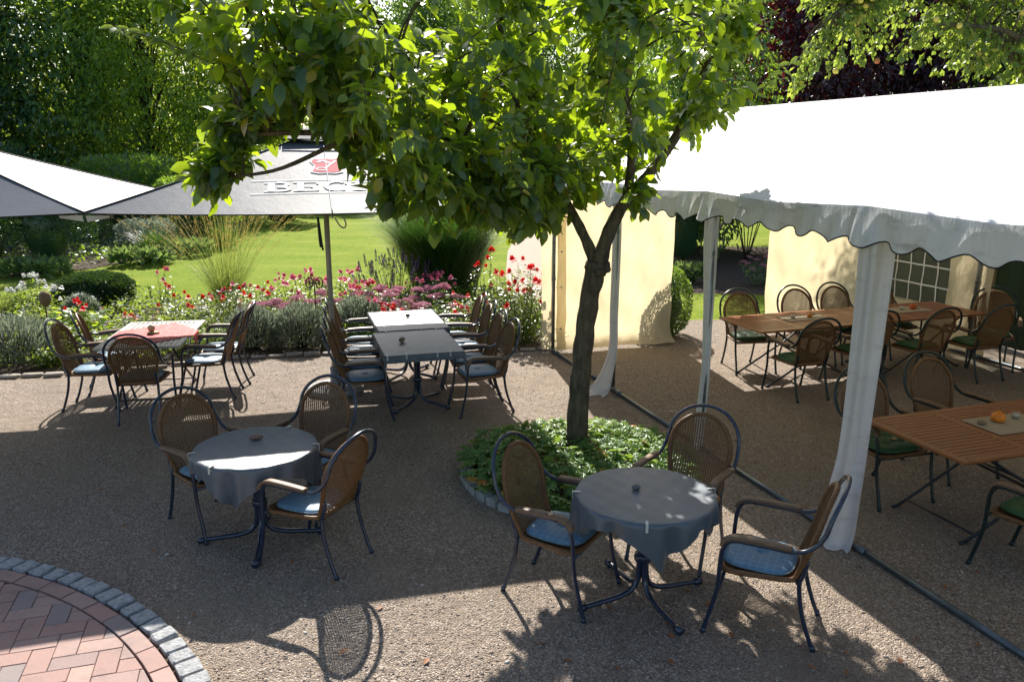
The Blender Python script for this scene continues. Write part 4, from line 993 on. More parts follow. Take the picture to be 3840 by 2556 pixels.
# side wall with window, on the far long side
def sidewall(y0, y1, seed, window):
    ph = seed*1.7; holes = (y0-.30, y1+.42, .62, 2.0)
    mb = MB(); ny, nz = 40, 48
    def fn(u, v):
        y = y0+(y1-y0)*u; z = (ZE-.02)*(1-v); return (WD-.01 + .010*math.sin(y*11+ph)+.007*math.sin(z*9+y*5), y, max(z, .012))
    vs = [fn(i/ny, j/nz) for j in range(nz+1) for i in range(ny+1)]; fs = []
    for j in range(nz):
        for i in range(ny):
            q = [j*(ny+1)+i, j*(ny+1)+i+1, (j+1)*(ny+1)+i+1, (j+1)*(ny+1)+i]; yc = sum(vs[k][1] for k in q)/4; zc = sum(vs[k][2] for k in q)/4
            if window and holes[1] < yc < holes[0] and holes[2] < zc < holes[3]: continue
            fs.append(tuple(q))
    mb.add(vs, fs); o = mb.build('side_wall', M['tent_wall'], tent)
    if window:
        ya, yb, za_, zb_ = holes[0]+.03, holes[1]-.03, holes[2]-.03, holes[3]+.03; mb = MB()
        mb.grid(lambda u, v: (WD-.004 + .008*math.sin(u*17+v*5)+.006*math.sin(v*23), ya+(yb-ya)*u, za_+(zb_-za_)*v), 30, 30); mb.build('window_film', M['film'], o)
        mb = MB(); f = lambda y, z: WD-.018 + .008*math.sin((y-ya)/(yb-ya)*17+(z-za_)/(zb_-za_)*5)+.006*math.sin((z-za_)/(zb_-za_)*23)
        for k in range(1, 5):
            y = ya+(yb-ya)*k/5; mb.grid(lambda u, v, y=y: (f(y, za_+(zb_-za_)*v), y+(u-.5)*.022, za_+(zb_-za_)*v), 1, 24)
        for k in range(1, 5):
            z = za_+(zb_-za_)*k/5; mb.grid(lambda u, v, z=z: (f(ya+(yb-ya)*u, z)-.001, ya+(yb-ya)*u, z+(v-.5)*.022), 24, 1)
        mb.build('window_grid', M['tent_val'], o)
    return o
sidewall(-.03, -1.98, 2, True)
mb = MB(); mb.grid(lambda u, v: (WD+.01+.02*math.sin(u*5), -2.04-.22*u-.02*math.sin(v*7), (ZE-.02)*(1-v)+.012*v), 6, 20); mb.build('side_wall', M['tent_wall'], tent)
# loose white curtains tied to the posts
def curtain(k, pts, wdir, seed, nm='curtain'):
    """pts: (z, offset along width dir, offset outwards, half width)"""
    rr = random.Random(seed); ph = rr.uniform(0, 6); w_ = Vector(wdir).normalized(); o_ = Vector((w_.y, -w_.x, 0))
    if o_.x > 0: o_ = -o_
    sp = spline([(a, b, c) for a, b, c, d in pts], 8); hw_ = spline([(d, 0, 0) for a, b, c, d in pts], 8); mb = MB(); nv = len(sp)-1
    def fn(u, v):
        i = v*nv; j = min(int(i), nv-1); p = sp[j].lerp(sp[j+1], i-j); h = hw_[j].lerp(hw_[j+1], i-j).x; s = (u-.5)*2
        fold = .30*h*math.cos(s*4.2+.6) + .10*h*math.sin(s*9+v*5+ph)
        q = w_*(p.y+s*h) + o_*(p.z+.028+fold+.008*math.sin(v*19+ph)); return (q.x, -k*BAY+q.y, p.x)
    mb.grid(fn, 22, nv*2); return mb.build(nm, M['curtain'], tent)
ws = (.62, -.78, 0)
curtain(3, [(2.36, .015, 0, .11), (2.2, .015, 0, .12), (1.7, .015, 0, .11), (1.1, .01, .01, .10), (.70, .0, .03, .10), (.42, -.02, .06, .115), (.18, -.03, .085, .12), (.05, -.04, .11, .115), (.018, -.04, .15, .10)], ws, 1)
curtain(2, [(2.36, -.01, 0, .075), (1.9, -.01, 0, .07), (1.3, .0, 0, .05), (.9, .01, 0, .045), (.45, -.01, .0, .05), (.06, -.015, .01, .055), (.018, -.015, .02, .05)], ws, 2)
curtain(1, [(2.36, 0, 0, .06), (1.8, -.0, 0, .06), (1.0, .0, 0, .058), (.55, .0, .01, .062), (.25, -.04, .06, .09), (.07, -.09, .15, .14), (.018, -.13, .27, .16)], ws, 3)
curtain(4, [(2.36, 0, 0, .06), (1.8, -.0, 0, .06), (.9, .0, 0, .05), (.25, -.02, .02, .06), (.02, -.05, .05, .06)], ws, 4)

# ------------------------------------------------------------------ green board fence and lattice
def TL(x, y): c_, s_ = math.cos(TR_), math.sin(TR_); return (TA[0]+x*c_-y*s_, TA[1]+x*s_+y*c_)
def boards(label, x, y0, y1, name='board_fence', h=2.3, seed=1):
    rr = random.Random(seed); p = TL(x, y0); t = thing(name, label, 'fence', (p[0], p[1], .0), TR_); mb = MB(); L_ = y0-y1; nb = int(L_/.19); w_ = L_/nb
    for k in range(nb):
        g = .022 if k in (2, 7) else .004
        mb.box((0, -(k+.5)*w_, .06+h/2), (.022, w_-g, h+rr.uniform(-.02, .02)), bev=.004)
    mb.build('boards', M['fence'], t, False)
    for z in (.45, 1.9): mb = MB(); mb.box((.04, -L_/2, z), (.04, L_, .09)); mb.build('rail', M['fence'], t, False)
    k = 0
    while k*2.0 < L_: mb = MB(); mb.box((.10, -k*2.0-.06, (h+.1)/2), (.08, .08, h+.1), bev=.006); mb.build('post', M['fence'], t, False); k += 1
boards('dark green board fence beyond the tent at the right edge, with bright slits', 6.30, -1.62, -9.0, seed=1)
boards('dark green board fence seen through the tent window, behind the lattice', 7.25, 1.9, -1.5, seed=2)
p = TL(6.28, -1.33); t = thing('lattice_panel', 'narrow pale wooden lattice panel at the end of the dark green fence', 'lattice', (p[0], p[1], 0), TR_)
mb = MB()
for y in (0, -.26): mb.box((0, y, 1.06), (.04, .035, 2.1), bev=.004)
mb.box((0, -.13, 2.12), (.04, .3, .035)); mb.build('frame', M['lattice'], t, False)
mb = MB()
for k in range(14):
    for s in (-1, 1):
        z = .1+.15*k; a = Vector((.006*s, -.017, z+(0 if s > 0 else .24))); b = Vector((.006*s, -.243, z+(.24 if s > 0 else 0))); mb.tube([a, b], 1, sec=[(-.013, -.0045), (.013, -.0045), (.013, .0045), (-.013, .0045)], up=(1, 0, 0))
mb.build('slats', M['lattice'], t, False)

# ------------------------------------------------------------------ the apple tree in the middle
def in_poly(X, Z, poly):
    inside = np.zeros(len(X), bool); dist = np.full(len(X), 1e9); n = len(poly)
    for i in range(n):
        x0, z0 = poly[i]; x1, z1 = poly[(i+1) % n]
        c = ((z0 > Z) != (z1 > Z)) & (X < (x1-x0)*(Z-z0)/(z1-z0+1e-12)+x0); inside ^= c
        dx, dz = x1-x0, z1-z0; tt = np.clip(((X-x0)*dx+(Z-z0)*dz)/(dx*dx+dz*dz), 0, 1)
        dist = np.minimum(dist, np.hypot(X-x0-tt*dx, Z-z0-tt*dz))
    return inside, dist
def crown_from_limbs(parent, limbs, centres, rr, nleaf, leafL, mat, tpl=LEAF, barkm='bark', droop=.55, twig_r=.006, inner=1.):
    """twigs from the nearest limb to each centre, leaves along the outer half of each twig"""
    nodes = [p for L_, r in limbs for p in spline(L_, 4)]; NA = np.array([tuple(p) for p in nodes])
    mb = MB(); P, D, Nn = [], [], []
    for c in centres:
        c = np.array(c); d = np.linalg.norm(NA-c, axis=1) + .35*np.maximum(0, NA[:, 2]-c[2]); a = NA[int(np.argmin(d))]
        L_ = np.linalg.norm(c-a)
        if L_ < .10: continue
        mid = (a+c)/2 + np.array([rr.normal()*.08*L_, rr.normal()*.08*L_, .16*L_]); pts = spline([a, mid, c], 6)
        rad = np.linspace(min(.016, .006+.006*L_), .0022, len(pts)); mb.tube(pts, list(rad), 5)
        n = nleaf; arr = np.array([tuple(p) for p in pts]); s0 = max(.25, 1 - .62/L_)
        tt = (s0 + (1-s0)*rr.random(n)**.8)*(len(pts)-1); i = np.minimum(tt.astype(int), len(pts)-2); f = (tt-i)[:, None]
        b = arr[i]*(1-f)+arr[i+1]*f; ax = nrm(arr[i+1]-arr[i]); out = nrm(np.cross(ax, rdir(n, rr)))
        dd = nrm(out*1. + ax*.55 + np.array([0, 0, -droop])[None]*rr.uniform(.2, 1.9, (n, 1))); P.append(b + out*.012 + rr.normal(size=(n, 3))*.035); D.append(dd)
        Nn.append(nrm(np.array([0, 0, 1.])[None] + rr.normal(size=(n, 3))*.45 + dd*.2))
    P = np.vstack(P); D = np.vstack(D); Nn = np.vstack(Nn); n = len(P); Ls = leafL*(.42+.80*rr.random(n)**.8)
    tw = mb.build('twigs', M[barkm], parent); tw['kind'] = 'stuff'
    return leaf_obj('crown', mat, parent, P, D, Nn, Ls, Ls*rr.uniform(.62, .82, n), tpl)
tr = thing('apple_tree', 'leafy apple tree with forked trunk rising from the round geranium bed', 'tree', (0, 0, 0))
lm = [([(.61, 7.18, 0), (.62, 7.18, .5), (.655, 7.17, 1.1), (.71, 7.15, 1.6), (.765, 7.15, 1.86)], (.110, .098, .089, .086, .100)),
      ([(.775, 7.15, 1.84), (.86, 7.12, 2.15), (1.0, 7.10, 2.42), (1.20, 7.08, 2.66), (1.42, 7.05, 3.0), (1.60, 7.0, 3.5)], (.072, .060, .052, .046, .038, .025)),
      ([(.755, 7.16, 1.84), (.66, 7.18, 2.06), (.53, 7.2, 2.30), (.38, 7.25, 2.55), (.1, 7.3, 2.85), (-.3, 7.3, 3.2)], (.064, .05, .042, .037, .03, .022)),
      ([(.53, 7.2, 2.30), (.2, 6.8, 2.62), (-.4, 6.3, 2.85), (-1.1, 5.8, 2.95), (-1.8, 5.7, 2.95)], (.04, .036, .03, .024, .015)),
      ([(.38, 7.25, 2.55), (-.2, 7.2, 2.85), (-1., 6.6, 3.15), (-1.6, 6.2, 3.3), (-2.1, 6.1, 3.5)], (.04, .034, .028, .02, .012)),
      ([(1.0, 7.10, 2.42), (1.0, 6.9, 2.9), (.85, 6.7, 3.5), (.7, 6.6, 4.3)], (.045, .038, .03, .018)),
      ([(1.2, 7.08, 2.66), (1.5, 7.4, 3.0), (1.75, 7.7, 3.5), (1.8, 7.8, 4.1)], (.035, .03, .022, .012)),
      ([(.1, 7.3, 2.85), (0, 7.0, 3.4), (-.2, 6.8, 4.2)], (.034, .028, .016)),
      ([(-.3, 7.3, 3.2), (-.9, 6.8, 3.6), (-1.2, 6.3, 4.2)], (.028, .022, .014)),
      ([(-1.1, 5.8, 2.95), (-1.6, 5.75, 2.72), (-1.95, 5.75, 2.66)], (.02, .014, .009)),
      ([(.38, 7.25, 2.55), (.1, 6.5, 2.5), (-.3, 6.0, 2.55), (-.7, 5.8, 2.5)], (.03, .025, .02, .012))]
mb = MB()
for L_, r in lm:
    s = spline(L_, 6); rad = np.interp(np.linspace(0, len(L_)-1, len(s)), range(len(L_)), r); sd = len(mb.v)
    mb.tube(s, [q*(1+.04*math.sin(i*1.7)) for i, q in enumerate(rad)], 14)
mb.v = [(x + .006*math.sin(z*19+x*40)*(z < 2.2), y + .006*math.sin(z*23+y*37)*(z < 2.2), z) for x, y, z in mb.v]
for k in range(9):                                        # grafting knob
    a = k*2.4; mb.lathe([(0, -.035), (.03, -.024), (.038, 0), (.03, .024), (0, .035)], 8, (.765+.085*math.cos(a), 7.15+.085*math.sin(a), 1.80+.05*math.sin(k*1.7)))
mb.build('trunk', M['bark'], tr)
mb = MB()
for k in range(14): a = math.pi*2*k/14; mb.tube([(.61+.12*math.cos(a), 7.18+.12*math.sin(a), .10), (.61+.17*math.cos(a), 7.18+.17*math.sin(a), .02)], [.03, .045], 6)
mb.build('root_flare', M['bark'], tr)
POLY = [(-2.85, 4.9), (-2.79, 3.96), (-2.52, 3.70), (-2.24, 3.35), (-2.48, 2.92), (-2.70, 2.62), (-2.58, 2.52), (-2.13, 3.04), (-1.80, 3.12), (-1.42, 2.84), (-1.27, 2.52), (-1.08, 2.28), (-0.93, 2.40), (-0.64, 2.14), (-0.29, 2.18), (0.01, 2.06), (0.33, 2.06), (0.42, 2.30), (0.57, 2.2), (0.70, 2.45), (.95, 2.5), (1.05, 2.32), (1.21, 2.34), (1.41, 2.85), (1.76, 3.03), (1.95, 3.24), (1.87, 3.59), (2.05, 3.85), (2.15, 4.9)]
r9 = np.random.default_rng(21)
n = 5200; X = r9.uniform(-2.9, 2.2, n); Z = r9.uniform(1.9, 4.9, n); ins, dist = in_poly(X, Z, POLY); ins &= dist > .05
X, Z, dist = X[ins], Z[ins], dist[ins]
Yh = np.clip(1.9*np.sqrt(np.clip(dist, 0, 1)/1.), .12, 1.5)
ql = np.clip((.35-X)/1.5, 0, 1); Ym = 6.95 - 1.25*ql*ql*(3-2*ql); Yc = Ym + r9.uniform(-1, 1, len(X))*np.minimum(Yh, 1.25)
sc_ = 1 + (Yc-7.)/7.*.92                                   # keeps the sideways spread natural with depth
cen = np.c_[X*sc_, Yc, 2.85+(Z-2.85)*(1+(Yc-7.)/7.)]
cl = np.sin(cen[:, 0]*4.1+1)+np.sin(cen[:, 2]*4.7+cen[:, 0]*1.3)+np.sin(cen[:, 1]*4.3+2)   # lobes and gaps
keep = (cl > -1.15) & ((cen[:, 2] < 4.05) | (r9.random(len(cen)) < .42)); lowc = (cen[:, 2] < 2.95) & (cen[:, 0] > -1.5) & (cen[:, 0] < .6); 
bp_ = np.array([(-1.95, 3.42), (-2.1, 3.32), (-2.2, 3.22), (-2.3, 3.1), (-2.38, 2.98), (-2.45, 2.86), (-2.52, 2.76), (-2.6, 2.66), (-2.66, 2.56), (-2.36, 2.86), (-2.2, 3.0), (-2.05, 3.12), (-2.9, 4.0), (-2.75, 4.1), (-2.6, 3.95)])
bp_ = np.repeat(bp_, 3, 0) + r9.normal(size=(45, 2))*.05; ext = np.c_[bp_[:, 0]*5.9/7, 5.9 + r9.normal(size=45)*.12, 2.85+(bp_[:, 1]-2.85)*5.9/7]
cen = np.vstack([cen[keep][:450], cen[lowc][-100:], ext])
low = cen[:, 2] > 2.0; cen = cen[low]
crown_from_limbs(tr, [(a, b) for a, b in lm[1:]], cen, r9, 27, .124, M['leaf_apple'])
mb = MB(); P, D, Nn = [], [], []
for (a, b, c) in [((1.42, 7.0, 3.0), (1.85, 6.6, 3.22), (2.25, 6.4, 3.60)), ((.62, 5.9, 3.0), (.70, 5.7, 3.5), (.72, 5.65, 3.78)), ((-.55, 5.2, 2.75), (-.62, 5.1, 3.0), (-.60, 5.05, 3.25)), ((-1.35, 5.2, 3.1), (-1.5, 5.1, 3.5), (-1.55, 5.05, 3.8)), ((.1, 5.5, 2.5), (.0, 5.35, 2.75), (.02, 5.3, 3.05)), ((-2.0, 5.7, 3.4), (-2.35, 5.65, 3.55), (-2.6, 5.6, 3.62)), ((1.3, 6.3, 3.4), (1.5, 6.1, 3.8), (1.55, 6.0, 4.1))]:
    s = spline([a, b, c], 8); mb.tube(s, list(np.linspace(.006, .002, len(s))), 5)
    mb.build('shoot', M['bark'], tr); mb = MB()
    for i in range(2, len(s)):
        for k in (0, 1):
            ang = i*2.4+k*3.1; P.append(tuple(s[i])); D.append((math.cos(ang), math.sin(ang)*.6, .25*math.sin(i*2.1)-.2)); Nn.append((.2*math.sin(i), -.75, .7))
leaf_obj('shoot_leaves', M['leaf_apple2'], tr, np.array(P), np.array(D), np.array(Nn), .095, .055, LEAF)

# the second apple tree reaching in from the right, behind the tent roof
t2 = thing('apple_tree', 'pale green apple tree with yellow apples reaching in over the tent roof', 'tree', (0, 0, 0))
lb = [([(9.2, 13.4, 0), (9.15, 13.4, 1.2), (9.0, 13.3, 2.4)], (.16, .14, .13)), ([(9.0, 13.3, 2.3), (8.2, 13.0, 3.6), (7.2, 12.7, 4.5), (6.2, 12.5, 5.0), (5.2, 12.3, 5.1), (4.7, 12.2, 4.8)], (.12, .09, .07, .05, .035, .02)),
      ([(8.2, 13.0, 3.6), (7.6, 12.2, 4.1), (6.9, 11.8, 4.4), (6.2, 11.7, 4.5)], (.07, .05, .035, .02)), ([(9.0, 13.3, 2.4), (9.4, 13.6, 3.8), (9.2, 13.8, 5.2)], (.1, .08, .05)), ([(7.2, 12.7, 4.5), (6.8, 13.1, 5.2), (6.0, 13.3, 5.8)], (.05, .04, .02))]
mb = MB()
for L_, r in lb: s = spline(L_, 6); mb.tube(s, list(np.interp(np.linspace(0, len(L_)-1, len(s)), range(len(L_)), r)), 10)
mb.build('trunk', M['bark'], t2)
PB = [(4.2, 6.2), (4.28, 4.85), (4.40, 4.40), (4.32, 3.95), (4.15, 3.72), (4.42, 3.58), (4.72, 3.95), (5.0, 3.85), (5.25, 4.15), (5.5, 3.85), (5.85, 3.72), (6.1, 3.80), (6.3, 4.0), (6.6, 3.8), (7.6, 3.65), (8.6, 3.6), (9, 6.2)]
n = 2600; X = r9.uniform(4, 9, n); Z = r9.uniform(3.4, 6.2, n); ins, dist = in_poly(X, Z, PB); X, Z = X[ins], Z[ins]
cl = np.sin(X*5.1)+np.sin(Z*5.7+X*2.3)+r9.normal(size=len(X))*.5; X, Z = X[cl > -.45], Z[cl > -.45]; X, Z = X[:430], Z[:430]
crown_from_limbs(t2, lb[1:], np.c_[X, r9.uniform(11.6, 13.2, len(X)), Z], r9, 24, .10, M['leaf_apple2'], TRI4, droop=.9)
mb = MB(); mb.lathe([(0, .005), (.02, 0), (.034, .02), (.036, .038), (.026, .06), (.012, .066), (0, .06)], 14); mb.tube([(0, 0, .06), (.004, 0, .085)], .003, 5); am = mb.mesh('apple')
for i, (x, y, z) in enumerate([(4.78, 11.95, 4.88), (4.82, 11.9, 4.80), (4.92, 11.95, 4.74), (4.86, 11.9, 4.58), (4.80, 11.92, 4.52), (4.98, 11.9, 4.83), (5.0, 11.6, 3.98), (4.48, 11.7, 3.86), (6.02, 11.5, 4.42), (5.7, 11.5, 4.5), (6.4, 11.6, 4.78), (6.9, 11.6, 4.6)]):
    o = link('apple', am if i != 6 else am.copy(), None, t2, (x, y, z)); o.scale = (1.1,)*3
    if i == 0: am.materials.append(M['apple'])
    if i == 6: o.data.materials.clear(); o.data.materials.append(M['apple_red'])

# ------------------------------------------------------------------ trees of the garden behind
def far_tree_meshes(seed, h, r, nleaf, size, mat, bark, crown_base=.12, blobs=34):
    rr = np.random.default_rng(seed); mb = MB(); limbs = []
    mb.tube(spline([(0, 0, 0), (.1, .05, h*.25), (-.05, .1, h*.55), (.05, 0, h*.85)], 5), list(np.linspace(.035*h*.6, .03, 16)), 8)
    cs = []
    for k in range(blobs):
        z = h*(crown_base + (1-crown_base)*((k+.5)/blobs)**.9); prof = math.sin(math.pi*min(1, max(0, (z/h-crown_base+.14)/(1.16-crown_base))))**.6
        a = k*2.4 + rr.uniform(-.4, .4); q = r*prof*rr.uniform(.25, .85); c = np.array([q*math.cos(a), q*math.sin(a), min(z, h*.93)]); cs.append((c, r*rr.uniform(.26, .44)))
        mb.tube(spline([(0, 0, max(.3, c[2]*.55)), tuple(c*np.array([.5, .5, 1])-np.array([0, 0, .2])), tuple(c)], 3), [.05, .045, .04, .03, .025, .02, .015], 5)
    P, D, Nn = [], [], []; per = nleaf//blobs
    for c, br in cs:
        d = rdir(per, rr); rad = br*rr.uniform(.45, 1.08, (per, 1))**.6*(1+.16*np.sin(d[:, :1]*7+d[:, 2:]*5)); p = c + d*rad*np.array([1, 1, .78])
        # sprays: groups share a hanging direction
        P.append(p); D.append(nrm(d*.7+rr.normal(size=(per, 3))*.45+np.array([0, 0, -.55]))); Nn.append(nrm(d*.5+rr.normal(size=(per, 3))*.5+np.array([0, 0, .6])))
    P, D, Nn = map(np.vstack, (P, D, Nn)); n = len(P); L_ = size*rr.uniform(.6, 1.3, n); V, F = leaves(P, D, Nn, L_, L_*.48, TRI4)
    me = np_mesh('crown', V, F); me.materials.append(mat); tm = mb.mesh('trunk'); tm.materials.append(bark); return me, tm
VAR = {'wood': far_tree_meshes(1, 12, 4.6, 23000, .25, M['leaf_wood'], M['bark_dark'], .10, 46), 'light': far_tree_meshes(2, 11, 4.4, 18000, .24, M['leaf_light'], M['bark_dark'], .14, 42),
       'purple': far_tree_meshes(3, 10, 4.4, 26000, .24, M['leaf_purple'], M['bark_dark'], .24, 44), 'dark': far_tree_meshes(4, 9, 2.6, 15000, .20, M['leaf_dark'], M['bark_dark'], .02, 34)}
def far_tree(kind, x, y, s, rz, label, sz=None):
    t = thing('garden_tree', label, 'tree', (x, y, 0), rz, 'trees closing off the garden'); t.scale = (s, s, sz or s)
    link('crown', VAR[kind][0], None, t); link('trunk', VAR[kind][1], None, t)
for a in [
 ('wood', -24.4, 32, 1.0, .3, 'dense dark green tree at the top left edge of the picture'),
 ('dark', -21.0, 32.6, 1.2, 2.2, 'very dark evergreen tree standing behind the left parasol'),
 ('wood', -17.5, 34.5, 1.0, 1.4, 'dark green tree above the gap between the two parasols'),
 ('light', -14.6, 33.5, .9, 2.9, 'yellow green sunlit tree glowing between the darker trees at the left'),
 ('wood', -12.4, 37.5, .74, 4.1, 'tree with fine foliage right of the left group'),
 ('light', -20.5, 42, 1.2, 5.2, 'backlit light green tree deep behind the left group'),
 ('wood', -29, 39, 1.2, 3.7, 'tall dark tree behind the tree at the left edge'),
 ('wood', -6.0, 58, 1.15, 1.1, 'distant tree across the lawn, above the left half of the apple crown'),
 ('wood', 1.2, 60, 1.25, 2.0, 'distant tree across the lawn, hidden mostly by the apple crown'),
 ('light', 8, 58, 1.2, .6, 'distant light green tree right of the lawn, behind the apple crown'),
 ('wood', 4.5, 22.0, .5, 5.5, 'dark tree behind the left end of the tent roof', .72),
 ('purple', 9.3, 25.5, .88, .9, 'copper beech with dark purple leaves left of the hanging apple branches'),
 ('purple', 12.8, 26.5, .86, 2.7, 'copper beech with red glints behind the hanging apple branches'),
 ('wood', 16.5, 25.5, .82, 3.3, 'green tree behind the right end of the tent roof ridge'),
 ('wood', 21, 31, 1.1, 4.4, 'tall green tree at the top right corner'),
 ('wood', 15, 44, 1.1, 1.9, 'distant tree far behind the copper beeches'),
 ('wood', -30, 44, 1.2, 2.4, 'distant tree far behind the left edge'),
 ('light', -3, 67, 1.4, 3.9, 'farthest light green tree beyond the lawn')]:
    far_tree(*a)
wn = 26000; X = rng.uniform(-75, 75, wn); Z = rng.random(wn)*9.5*(.85+.15*np.sin(X*.35)); Y = 72 + rng.normal(size=wn)*1.5 - .004*X**2
o = leaf_obj('far_woodland', M['leaf_wood'], None, np.c_[X, Y, Z], rdir(wn), rdir(wn), rng.uniform(.5, .95, wn), rng.uniform(.3, .5, wn)); o['kind'] = 'stuff'; o['label'] = 'far dark woodland closing the horizon'

# ------------------------------------------------------------------ shrubs, grasses and flowers
def shrub(name, label, cat, x, y, rx, ry, h, mat, n, size, group=None, rz=0, trim=.5, squash=.55, z0=0., wd=.55, core=True):
    t = thing(name, label, cat, (x, y, z0), rz, group); rr = np.random.default_rng(int(abs(x)*97+abs(y)*31)+n)
    d = rdir(n, rr); d[:, 2] = np.abs(d[:, 2])*1.0 - .25*rr.random(n) if trim > .2 else np.maximum(d[:, 2], -.97); e = squash
    q = np.sign(d)*np.abs(d)**e; q = q/np.maximum(1e-6, (np.abs(q)**(2/e)).sum(1, keepdims=True)**(e/2)); rad = 1 - trim*rr.random((n, 1))**2.2
    bumpy = 1 + .05*np.sin(d[:, :1]*9+1)*np.sin(d[:, 2:]*8)
    p = q*rad*bumpy*np.array([rx, ry, h*.5]) + np.array([0, 0, h*.5]); p[:, 2] = np.clip(p[:, 2], .01, None)
    leaf_obj('foliage', mat, t, p, nrm(d+rr.normal(size=(n, 3))*.55+np.array([0, 0, .25])), nrm(d*.6+rr.normal(size=(n, 3))*.6), size*rr.uniform(.6, 1.3, n), size*wd*rr.uniform(.7, 1.2, n))
    mb = MB()
    for k in range(7): a = k*.9; mb.tube(spline([(0.03*math.cos(a), .03*math.sin(a), 0), (rx*.3*math.cos(a), ry*.3*math.sin(a), h*.4), (rx*.55*math.cos(a), ry*.55*math.sin(a), h*.72)], 3), [.018, .016, .014, .012, .01, .008, .006], 5)
    mb.build('stem', M['bark_dark'], t)
    if core: mb = MB(); ck = 1.4 if trim < .2 else 1.; mb.lathe([(0, .03*h), (.35*rx*ck, .08*h), (.55*rx*ck, .4*h), (.45*rx*ck, .66*h), (.25*rx*ck, .74*h*(1.14 if trim < .2 else 1)), (0, .76*h*(1.16 if trim < .2 else 1))], 18); mb.v = [(a, b*ry/rx, c) for a, b, c in mb.v]; mb.build('dark_core', M['leaf_dark'], t)  # solid dark core that fills the shrub behind its leaves
    return t
shrub('clipped_shrub', 'dark glossy clipped dome shrub on the lawn edge at the left', 'shrub', -7.55, 14.35, .64, .58, .66, M['leaf_box'], 17000, .05, trim=.10, squash=.80)
shrub('box_ball', 'round bright green box ball beside the cream tent end wall', 'shrub', 2.28, 12.35, .50, .50, 1.12, M['leaf_boxball'], 9000, .04, trim=.16, squash=.85)
# hedge plants behind the tent
for i, (x, y, rx, h, m_, lb) in enumerate([
    (4.35, 20.3, .75, 3.4, 'leaf_dark', 'nearly black evergreen shrub seen through the left opening of the tent'),
    (6.2, 21.2, 1.35, 3.4, 'leaf_wood', 'loose green shrub with bare stems seen through the tent opening'),
    (8.2, 21.6, 1.2, 3.2, 'leaf_wood', 'loose green shrub behind the second cream wall of the tent'),
    (5.2, 24.2, 2.2, 3.6, 'leaf_dark', 'broad dark hedge bush behind the loose shrub with bare stems'), (9.5, 24.5, 2.4, 3.6, 'leaf_dark', 'broad dark hedge bush behind the window end of the tent'),
    (2.3, 25.5, 1.1, 3.6, 'leaf_wood', 'shrub beyond the path, left of the cream tent wall')]):
    shrub('tall_shrub', lb, 'shrub', x, y, rx, rx*.8, h, M[m_], 15000, .12, 'tall shrubs behind the tent', trim=.8, core=(m_ == 'leaf_dark'))
shrub('leafy_plant', 'small pale green plant on bare soil seen through the tent opening', 'plant', 3.85, 17.3, .36, .3, .42, M['leaf_sedum'], 900, .09)
# island bed at the left
for (x, y, rx, h, m_, n_, s_, lb) in [
    (-11.3, 19.6, 1.0, 2.3, 'leaf_dark', 9000, .09, 'dark column shrub under the left parasol'), (-13.6, 20.6, 1.2, 1.9, 'leaf_wood', 6000, .12, 'dark leafy shrub with a pale fountain of leaves at the left edge'),
    (-9.9, 25.5, 1.2, 2.0, 'leaf_wood', 6000, .12, 'dark shrub with bare stems under the parasol edge'), (-12.6, 27, 1.6, 2.6, 'leaf_wood', 7000, .14, 'broad dark shrub at the back of the island bed'),
    (-8.9, 31.5, 1.3, 1.8, 'leaf_wood', 5000, .14, 'low dark bush below the trees beyond the lawn'), (-16.2, 24, 1.8, 3.0, 'leaf_dark', 8000, .13, 'dark evergreen bush at the far left'), (-10.4, 22.9, .7, .9, 'leaf_lav', 2200, .09, 'grey green bush in the island bed'),
    (-8.0, 37.5, 1.7, 2.2, 'leaf_wood', 5000, .16, 'dark bush at the far lawn edge'), (-19.5, 21.5, 1.8, 2.4, 'leaf_wood', 6000, .14, 'leafy bush beyond the left picture edge')]:
    shrub('island_shrub', lb, 'shrub', x, y, rx, rx*.85, h, M[m_], n_, s_, 'shrubs of the shaded island bed', trim=.6)
for (x, y, lb) in [(-9.35, 20.2, 'low hosta with grey green leaves, nearer the dark column shrub'), (-8.95, 22.0, 'low hosta with grey green leaves at the right point of the island bed'), (-10.9, 18.2, 'small silvery plant at the edge of the island bed')]:
    shrub('hosta', lb, 'plant', x, y, .62, .5, .34, M['leaf_sedum'], 500, .2, 'low plants edging the island bed', trim=.7, core=False)
def blades(name, mat, parent, n, r0, L_, spread, droop, w_, seed, segs=6, up=1., part_stuff=False, lean=(0, 0), z_from=0.):
    rr = np.random.default_rng(seed); a = rr.uniform(0, 6.283, n); q = r0*np.sqrt(rr.random(n)); b = np.c_[q*np.cos(a), q*np.sin(a), np.zeros(n)]
    a2 = a + rr.normal(size=n)*.5; sp = spread*rr.random(n)**.8; ll = L_*rr.uniform(.65, 1.1, n); o_ = np.c_[np.cos(a2), np.sin(a2)]
    V = np.zeros((n, segs+1, 2, 3)); side = np.c_[-np.sin(a2), np.cos(a2)]
    for k in range(segs+1):
        t = z_from + (1-z_from)*k/segs; rad = sp*ll*t**1.25 + droop*ll*sp*t**3*.5; z = ll*up*(t - droop*t**2.6*(.35+sp))
        c = b + np.c_[o_*rad[:, None] + np.array(lean)[None]*(ll*t**1.5)[:, None], np.maximum(z, .01)]; wd = w_*(1-.85*(k/segs)**1.5)
        V[:, k, 0, :2] = c[:, :2] + side*wd; V[:, k, 1, :2] = c[:, :2] - side*wd; V[:, k, :, 2] = c[:, None, 2]
    m_ = 2*(segs+1); base = np.array([(2*k, 2*k+1, 2*k+3, 2*k+2) for k in range(segs)]); F = (base[None]+(np.arange(n)*m_)[:, None, None]).reshape(-1, 4)
    return link(name, np_mesh(name, V.reshape(-1, 3), F), mat, parent), V
